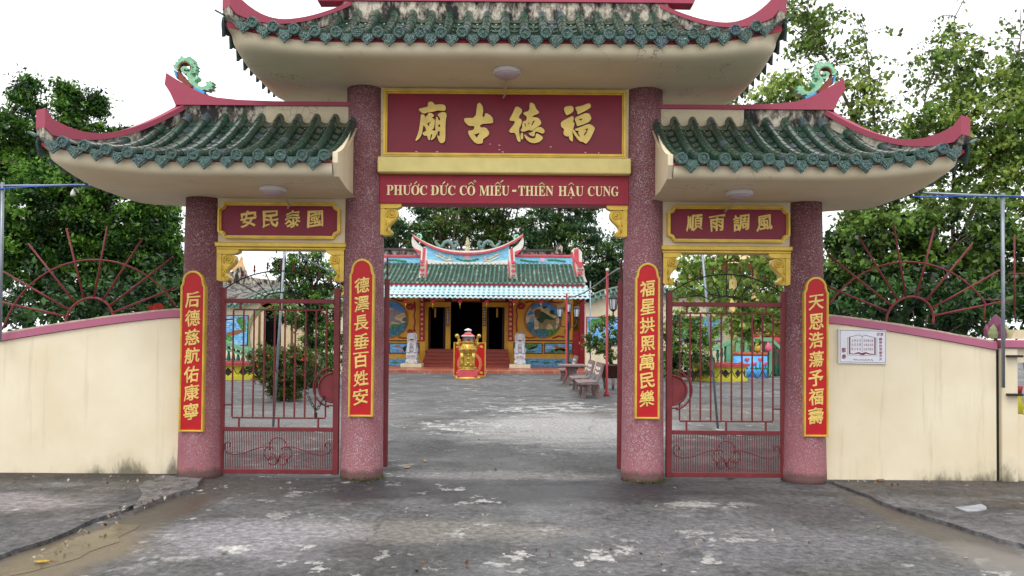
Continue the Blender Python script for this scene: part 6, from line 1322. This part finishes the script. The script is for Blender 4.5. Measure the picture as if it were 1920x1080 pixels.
LB = [leafmat('far dark leaf', lin('34542C'), .4), leafmat('far green leaf', lin('54783A'), .4), leafmat('far olive leaf', lin('869E48'), .45)]
grp = 'dark trees behind the left wall'
e = pxe([(45, 225, 20, 66, 0), (47, 165, 12, 24, 0), (2, 255, 22, 40, 0), (60, 325, 60, 40, 0), (20, 360, 110, 100, .5), (-90, 350, 110, 160, 0), (90, 420, 100, 110, -.5), (10, 500, 120, 100, 0), (-100, 520, 120, 110, .5)], 8)
tree('big dense dark green tree behind the left wall, at the left edge', (*G(20, 720)[:1], 8, 0), P(45, 180, 8), e, 860, 160, .27, .09, LD, 11, .2, group=grp)
e = pxe([(129, 175, 11, 28, 0), (133, 232, 17, 52, 0), (183, 200, 10, 28, .3), (178, 262, 30, 30, 0), (160, 338, 80, 46, 0), (225, 252, 22, 12, 0), (235, 410, 90, 110, -.3), (285, 480, 55, 100, 0), (170, 500, 130, 100, 0), (310, 520, 40, 70, .8), (300, 400, 30, 50, .8)], 8.6)
tree('dense dark green tree with two pointed tops behind the left fan railing', (P(190, 600, 8.6).x, 8.6, 0), P(135, 180, 8.6), e, 880, 160, .26, .09, LD, 12, .2, group=grp)
e = pxe([(60, 560, 160, 60, 0), (260, 560, 110, 60, 0), (150, 590, 200, 40, .4)], 4.5)
tree('low dark bush in the shade behind the left fan railing', (P(150, 640, 4.5).x, 4.5, 0), P(150, 560, 4.5), e, 90, 70, .35, .11, LDD, 13, .06, 'bush', 'bush', 12)
# sparse broad-leaved trees on the right: limbs first, leaves hang along the twigs
def twig_tree(label, base, stems, ntwig, nleaf, size, mats, seed, group=None, extra=None, tw=.9, dens=None):
    t_ = thing('tree', label, 'tree', base, group); g = np.random.default_rng(seed); b = MB(); C = []
    for pts, r0 in stems:
        n = len(pts); b.tube(pts, [max(.008, r0*(1-.85*i/(n-1))) for i in range(n)], 8); L = [Vector(p) for p in pts]
        for k in range(ntwig):
            q = g.uniform(.22, 1)*(n-1); i = min(int(q), n-2); s = L[i].lerp(L[i+1], q-i); ln = tw*g.uniform(.35, 1)
            d = Vector((g.normal()*.9, g.normal()*.8, g.normal()*.55+.25)).normalized(); e_ = s+d*ln; mid = s.lerp(e_, .5)+Vector((0, 0, .06)); rr = r0*.16
            b.tube([s, mid, e_], [rr, rr*.7, .004], 5)
            for j in range(nleaf): f = g.uniform(.2, 1.05); p = (s.lerp(mid, f*2) if f < .5 else mid.lerp(e_, f*2-1)); C.append((p.x+g.normal()*.075, p.y+g.normal()*.075, p.z-abs(g.normal())*.07))
    obj('trunk', b, BARK, t_); C = np.array(C)
    if extra:
        _, C2, S2, M2 = clump_leaves(*extra, seed, len(mats), .3); 
    S = g.uniform(.5, 1.4, len(C))*size; MI = g.choice(len(mats), len(C), p=[.45, .38, .17])
    if extra: C, S, MI = np.vstack([C, C2]), np.concatenate([S, S2]), np.concatenate([MI, M2])
    leaf_mesh('crown', C, S, MI, mats, t_, .7, .1, .72, seed); return t_
st = lambda l, Y, r: ([tuple(P(x, y, Y+i*.15)) for i, (x, y) in enumerate(l)], r)
Y = 6.5; grp = 'airy trees behind the right wall'
twig_tree('airy tree with pale leaning limbs behind the right side roof', (P(1705, 700, Y).x, Y, 0), [st([(1705, 740), (1700, 600), (1690, 430), (1625, 270), (1550, 110), (1500, 62)], Y, .08), st([(1690, 430), (1600, 330), (1500, 230), (1420, 190)], Y, .05), st([(1660, 350), (1640, 230), (1622, 60)], Y, .045), st([(1560, 130), (1520, 50), (1490, 30)], Y, .02), st([(1600, 330), (1450, 280), (1380, 190)], Y+1, .03)],
          60, 18, .095, LO, 21, grp, (pxe([(1640, 330, 90, 80, 0), (1560, 300, 60, 60, .6), (1690, 390, 70, 70, .5), (1480, 170, 60, 40, 0), (1600, 200, 60, 60, 0)], Y), 120, 44, .32, .095))
twig_tree('airy tree with upright limbs and yellow green leaves at the right edge', (P(1800, 700, Y+.8).x, Y+.8, 0), [st([(1800, 740), (1795, 600), (1785, 400), (1795, 200), (1790, 30)], Y+.8, .07), st([(1790, 480), (1850, 330), (1900, 180), (1915, 60)], Y+.8, .06), st([(1788, 520), (1720, 360), (1735, 180), (1775, 70)], Y+.8, .04), st([(1850, 330), (1960, 280), (2040, 150)], Y+.8, .05)],
          70, 18, .10, LO, 22, grp, (pxe([(1860, 210, 90, 110, 0), (1790, 130, 45, 70, 0), (1870, 330, 110, 90, 0), (1760, 270, 60, 80, 0), (1960, 240, 80, 180, 0)], Y+.8), 330, 50, .32, .10))
e = pxe([(1640, 470, 110, 70, 0), (1800, 440, 120, 80, 0), (1730, 540, 190, 60, 0), (1900, 500, 110, 90, .4), (1580, 560, 50, 60, .5), (1600, 440, 60, 60, .6)], 5.2)
tree('bushy dark tree in the shade behind the right fan railing', (P(1740, 650, 5.2).x, 5.2, 0), P(1740, 480, 5.2), e, 420, 90, .33, .10, [LD[0], LO[0], LO[1]], 23, .07, nlimb=26, aspect=.65)
e = pxe([(1700, 580, 200, 50, 0), (1880, 590, 120, 50, 0)], 3.6); tree('low dark leaf mass added for the shade under the trees at the right wall', (P(1740, 640, 3.6).x, 3.6, 0), P(1740, 590, 3.6), e, 90, 60, .34, .12, LDD, 24, .05, 'bush', 'bush', 12)  # dark leaves added to stand for the shade under the trees
Y = 9.0
twig_tree('young light green tree whose boughs cross the top of the right passage', (P(1500, 700, Y).x, Y, 0), [st([(1500, 740), (1498, 620), (1480, 580), (1400, 562), (1330, 552), (1265, 560)], Y, .05), st([(1490, 600), (1470, 520), (1400, 488), (1320, 492), (1260, 505)], Y, .045), st([(1470, 530), (1440, 470), (1380, 430)], Y+.4, .03), st([(1480, 580), (1420, 600), (1370, 625)], Y-.3, .02)],
          60, 12, .135, [LO[1], LO[2], LO[1]], 25, None, (pxe([(1300, 520, 50, 30, 0), (1400, 510, 60, 30, 0), (1450, 540, 40, 30, 0), (1340, 570, 60, 20, 0)], Y), 40, 18, .3, .135), .75)
# tall trees behind the hall
grp = 'tall trees behind the hall'; lab = ['tall loose dark tree behind the left end of the hall ridge', 'tall olive tree right behind the hall ridge middle, left part', 'tall bright green tree behind the middle of the hall roof', 'spreading feathery tree behind the right half of the hall', 'low spreading dark tree beyond the right end of the hall', 'tall tree far behind the right passage', 'dark tree far left behind the moon gate wall']
for i, (x, yt, ell_, nc, mats) in enumerate(((745, 380, [(745, 470, 55, 60, 0), (700, 440, 50, 60, 0), (770, 430, 40, 50, 1)], 95, LDD), (830, 330, [(830, 400, 60, 50, 0), (800, 370, 40, 40, 0), (860, 350, 60, 50, 0), (820, 455, 50, 40, 0)], 120, LB), (935, 330, [(930, 400, 70, 50, 0), (960, 350, 60, 50, 0), (900, 440, 50, 40, 0), (970, 440, 50, 40, 0)], 170, LB),
      (1050, 340, [(1040, 420, 60, 40, 0), (1075, 450, 60, 50, 0), (1010, 470, 50, 40, 0), (1030, 370, 60, 30, 0), (1095, 390, 30, 30, 0)], 180, LDD), (1130, 440, [(1130, 500, 60, 50, 0), (1160, 480, 40, 45, 0), (1090, 520, 60, 40, 0), (1180, 530, 60, 40, 0)], 150, LDD), (1390, 430, [(1390, 510, 110, 50, 0), (1330, 530, 60, 40, 0), (1460, 500, 70, 60, 0)], 120, LB), (600, 500, [(620, 560, 60, 40, 0), (560, 575, 50, 30, 0)], 60, LDD))):
    Yb = 46+(i % 3)*2.0; tree(lab[i], (P(x, 600, Yb).x, Yb, 0), P(x, yt+40, Yb), pxe(ell_, Yb), int(nc*1.15), 120, .95, .25, LB if mats is LB else LBD, 40+i, .3, nlimb=44, group=grp, aspect=.4, flat=.45, shell=.2)
# garden shrubs
c_ = G(533, 752); e = pxe([(533, 690, 62, 45, 0), (500, 680, 38, 36, 0), (570, 690, 36, 40, 0), (533, 720, 40, 34, 0), (533, 740, 28, 16, 0)], c_.y)
sh = tree('round shrub dotted with red flowers behind the left gate leaf', (c_.x, c_.y, 0), P(533, 690, c_.y), e, 420, 80, .14, .055, [LO[0], leafmat('olive brown leaf', lin('6E6E3E'), .35), LO[0]], 61, .05, 'shrub', 'shrub', 40, shell=.3)
g = np.random.default_rng(5); b = MB()
for k in range(16):
    q = P(g.uniform(478, 590), g.uniform(655, 715), c_.y-.55+g.uniform(0, .25)); [b.ball((q.x+g.normal()*.016, q.y+g.normal()*.016, q.z+g.normal()*.012), .015, 6) for _ in range(3)]
obj('flowers', b, mat('red flower', lin('D8482A'), .6), sh)
e = pxe([(575, 520, 50, 50, 0), (610, 560, 50, 60, 0), (560, 580, 50, 40, 0), (600, 620, 45, 40, 0), (545, 505, 30, 25, 0), (590, 490, 30, 25, 0)], 15)
tree('dark small leaved tree with a thick trunk seen through the left passage', (P(588, 720, 15).x, 15, 0), P(580, 520, 15), e, 190, 75, .3, .1, LD, 62, .16, bark=BARKD)
e = pxe([(625, 660, 30, 50, 0), (600, 680, 30, 35, 0)], 16.5); tree('bright green bush under the left lamp post', (P(618, 720, 16.5).x, 16.5, 0), P(618, 660, 16.5), e, 70, 60, .22, .09, [LD[1], LD[2], LD[1]], 63, .04, 'bush', 'bush', 12)
e = pxe([(1135, 625, 28, 22, 0), (1120, 650, 26, 18, 0), (1150, 655, 26, 20, 0), (1110, 640, 16, 14, 0), (1140, 600, 16, 10, 0)], 15.5); tree('bonsai with a pale twisted trunk in the brown pot', BON, P(1135, 640, 15.5), e, 90, 60, .15, .075, [LD[1], LO[0], LO[1]], 64, .07, 'bonsai', 'bonsai', 26)
e = pxe([(1290, 640, 40, 40, 0), (1320, 610, 36, 26, 0), (1270, 610, 30, 30, 0), (1310, 660, 36, 30, 0)], 19); tree('leafy light green shrub before the right garden mural', (P(1295, 720, 19).x, 19, 0), P(1295, 640, 19), e, 130, 60, .26, .1, [LO[1], LO[2], LD[1]], 65, .05, 'shrub', 'shrub', 22)
e = pxe([(1262, 640, 20, 50, 0), (1255, 680, 20, 30, 0)], 14); tree('dark green shrub behind the lock side of the right gate leaf', (P(1262, 740, 14).x, 14, 0), P(1262, 650, 14), e, 60, 60, .22, .09, LD, 66, .04, 'shrub', 'shrub', 12)
e = pxe([(1300, 690, 40, 16, 0), (1335, 690, 20, 20, 0)], 20.6); tree('low dark ground shrub behind the brick edging', (P(1300, 712, 20.6).x, 20.6, 0), P(1300, 695, 20.6), e, 50, 50, .2, .09, LDD, 67, .03, 'shrub', 'shrub', 10)
e = pxe([(1390, 600, 20, 40, 0)], 26.6); tree('dark shrub between the pavilion columns', (P(1397, 690, 26.6).x, 26.6, 0), P(1397, 610, 26.6), e, 50, 50, .3, .12, LDD, 68, .04, 'shrub', 'shrub', 10)
# fallen leaves
def flat_leaf(p, L, ang, name, m, label):
    b = MB(); f = lambda a, c, d: (p.x+(a*math.cos(ang)-c*math.sin(ang))*L, p.y+(a*math.sin(ang)+c*math.cos(ang))*L, p.z+.012+d+.10*L*abs(c)+.12*L*a*a)
    b.prism(chaikin([(-.55, 0), (-.3, .16), (0, .26), (.3, .18), (.55, 0), (.3, -.2), (0, -.25), (-.3, -.14)], 1), f, -.002, .002); tag(obj(name, b, m), label, 'leaf')
M_yl = mat('yellow leaf', lin('C9A52A'), .6, .25, 30)
flat_leaf(G(78, 1056), .10, .2, 'fallen_leaf', M_yl, 'yellow fallen leaf in the muddy gutter at the lower left'); flat_leaf(G(763, 878), .11, .9, 'fallen_leaf', M_yl, 'yellow fallen leaf inside the central passage, by the open left leaf'); flat_leaf(G(797, 866), .09, 2, 'fallen_leaf', M_yl, 'smaller yellow fallen leaf farther inside the central passage'); flat_leaf(G(1370, 897), .12, .4, 'fallen_leaf', M_yl, 'yellow fallen leaf under the right gate leaf')
flat_leaf(G(1650, 902, .04), .13, .5, 'fallen_leaf', mat('orange brown leaf', lin('9A5A3A'), .7, .3), 'orange brown fallen leaf at the foot of the right wall'); flat_leaf(G(421, 1038), .07, 1, 'fallen_leaf', mat('pale brown leaf', lin('8A7A64'), .7, .3), 'curled pale brown leaf on the concrete at the lower left')
g = np.random.default_rng(9); pts = []
for k in range(70): q = g.random(); x, y = 60+290*q+g.normal()*14, 1060-150*q+g.normal()*9; pts.append((*G(x, y, .0)[:2], .058 if x < 20 else .05))
for k in range(50): p = G(g.uniform(0, 330), 893+abs(g.normal())*16, .045); pts.append((p.x, p.y, .053))
for k in range(25): p = G(g.uniform(1560, 1900), 902+abs(g.normal())*8, .04); pts.append((p.x, p.y, .048))
for k in range(90): p = G(g.uniform(650, 1900), g.uniform(905, 1075)); pts.append((p.x, p.y, .008))
for k in range(80): p = G(g.uniform(1262, 1330), 760+g.normal()*5); pts.append((p.x, p.y, .015))
for k in range(60): p = G(g.uniform(730, 1160), g.uniform(760, 890)); pts.append((p.x, p.y, .008))
C = np.array(pts); N = len(C); s = leaf_mesh('leaf_litter', C, g.uniform(.015, .055, N), g.integers(0, 3, N), [mat('dead leaf', lin('6A4A34'), .8, .4, 40), mat('pale dead leaf', lin('8E7E62'), .8, .3, 40), mat('bleached chip', lin('9E978A'), .8, .2)], None, 0, 4, .6, 5); s['kind'] = 'stuff'
# a little moss at the column feet
C = []
for cx in (-1.575, 1.6):
    for k in range(240): a = g.uniform(math.pi*1.1, math.pi*1.9); C.append((cx+.255*math.cos(a)+g.normal()*.02, .255*math.sin(a)+g.normal()*.012, abs(g.normal())*.02))
s = leaf_mesh('moss', np.array(C), g.uniform(.01, .025, len(C)), np.zeros(len(C)), [leafmat('moss green', lin('5A6A2E'), .2)], None, 0, .5, .6, 6); s['kind'] = 'stuff'
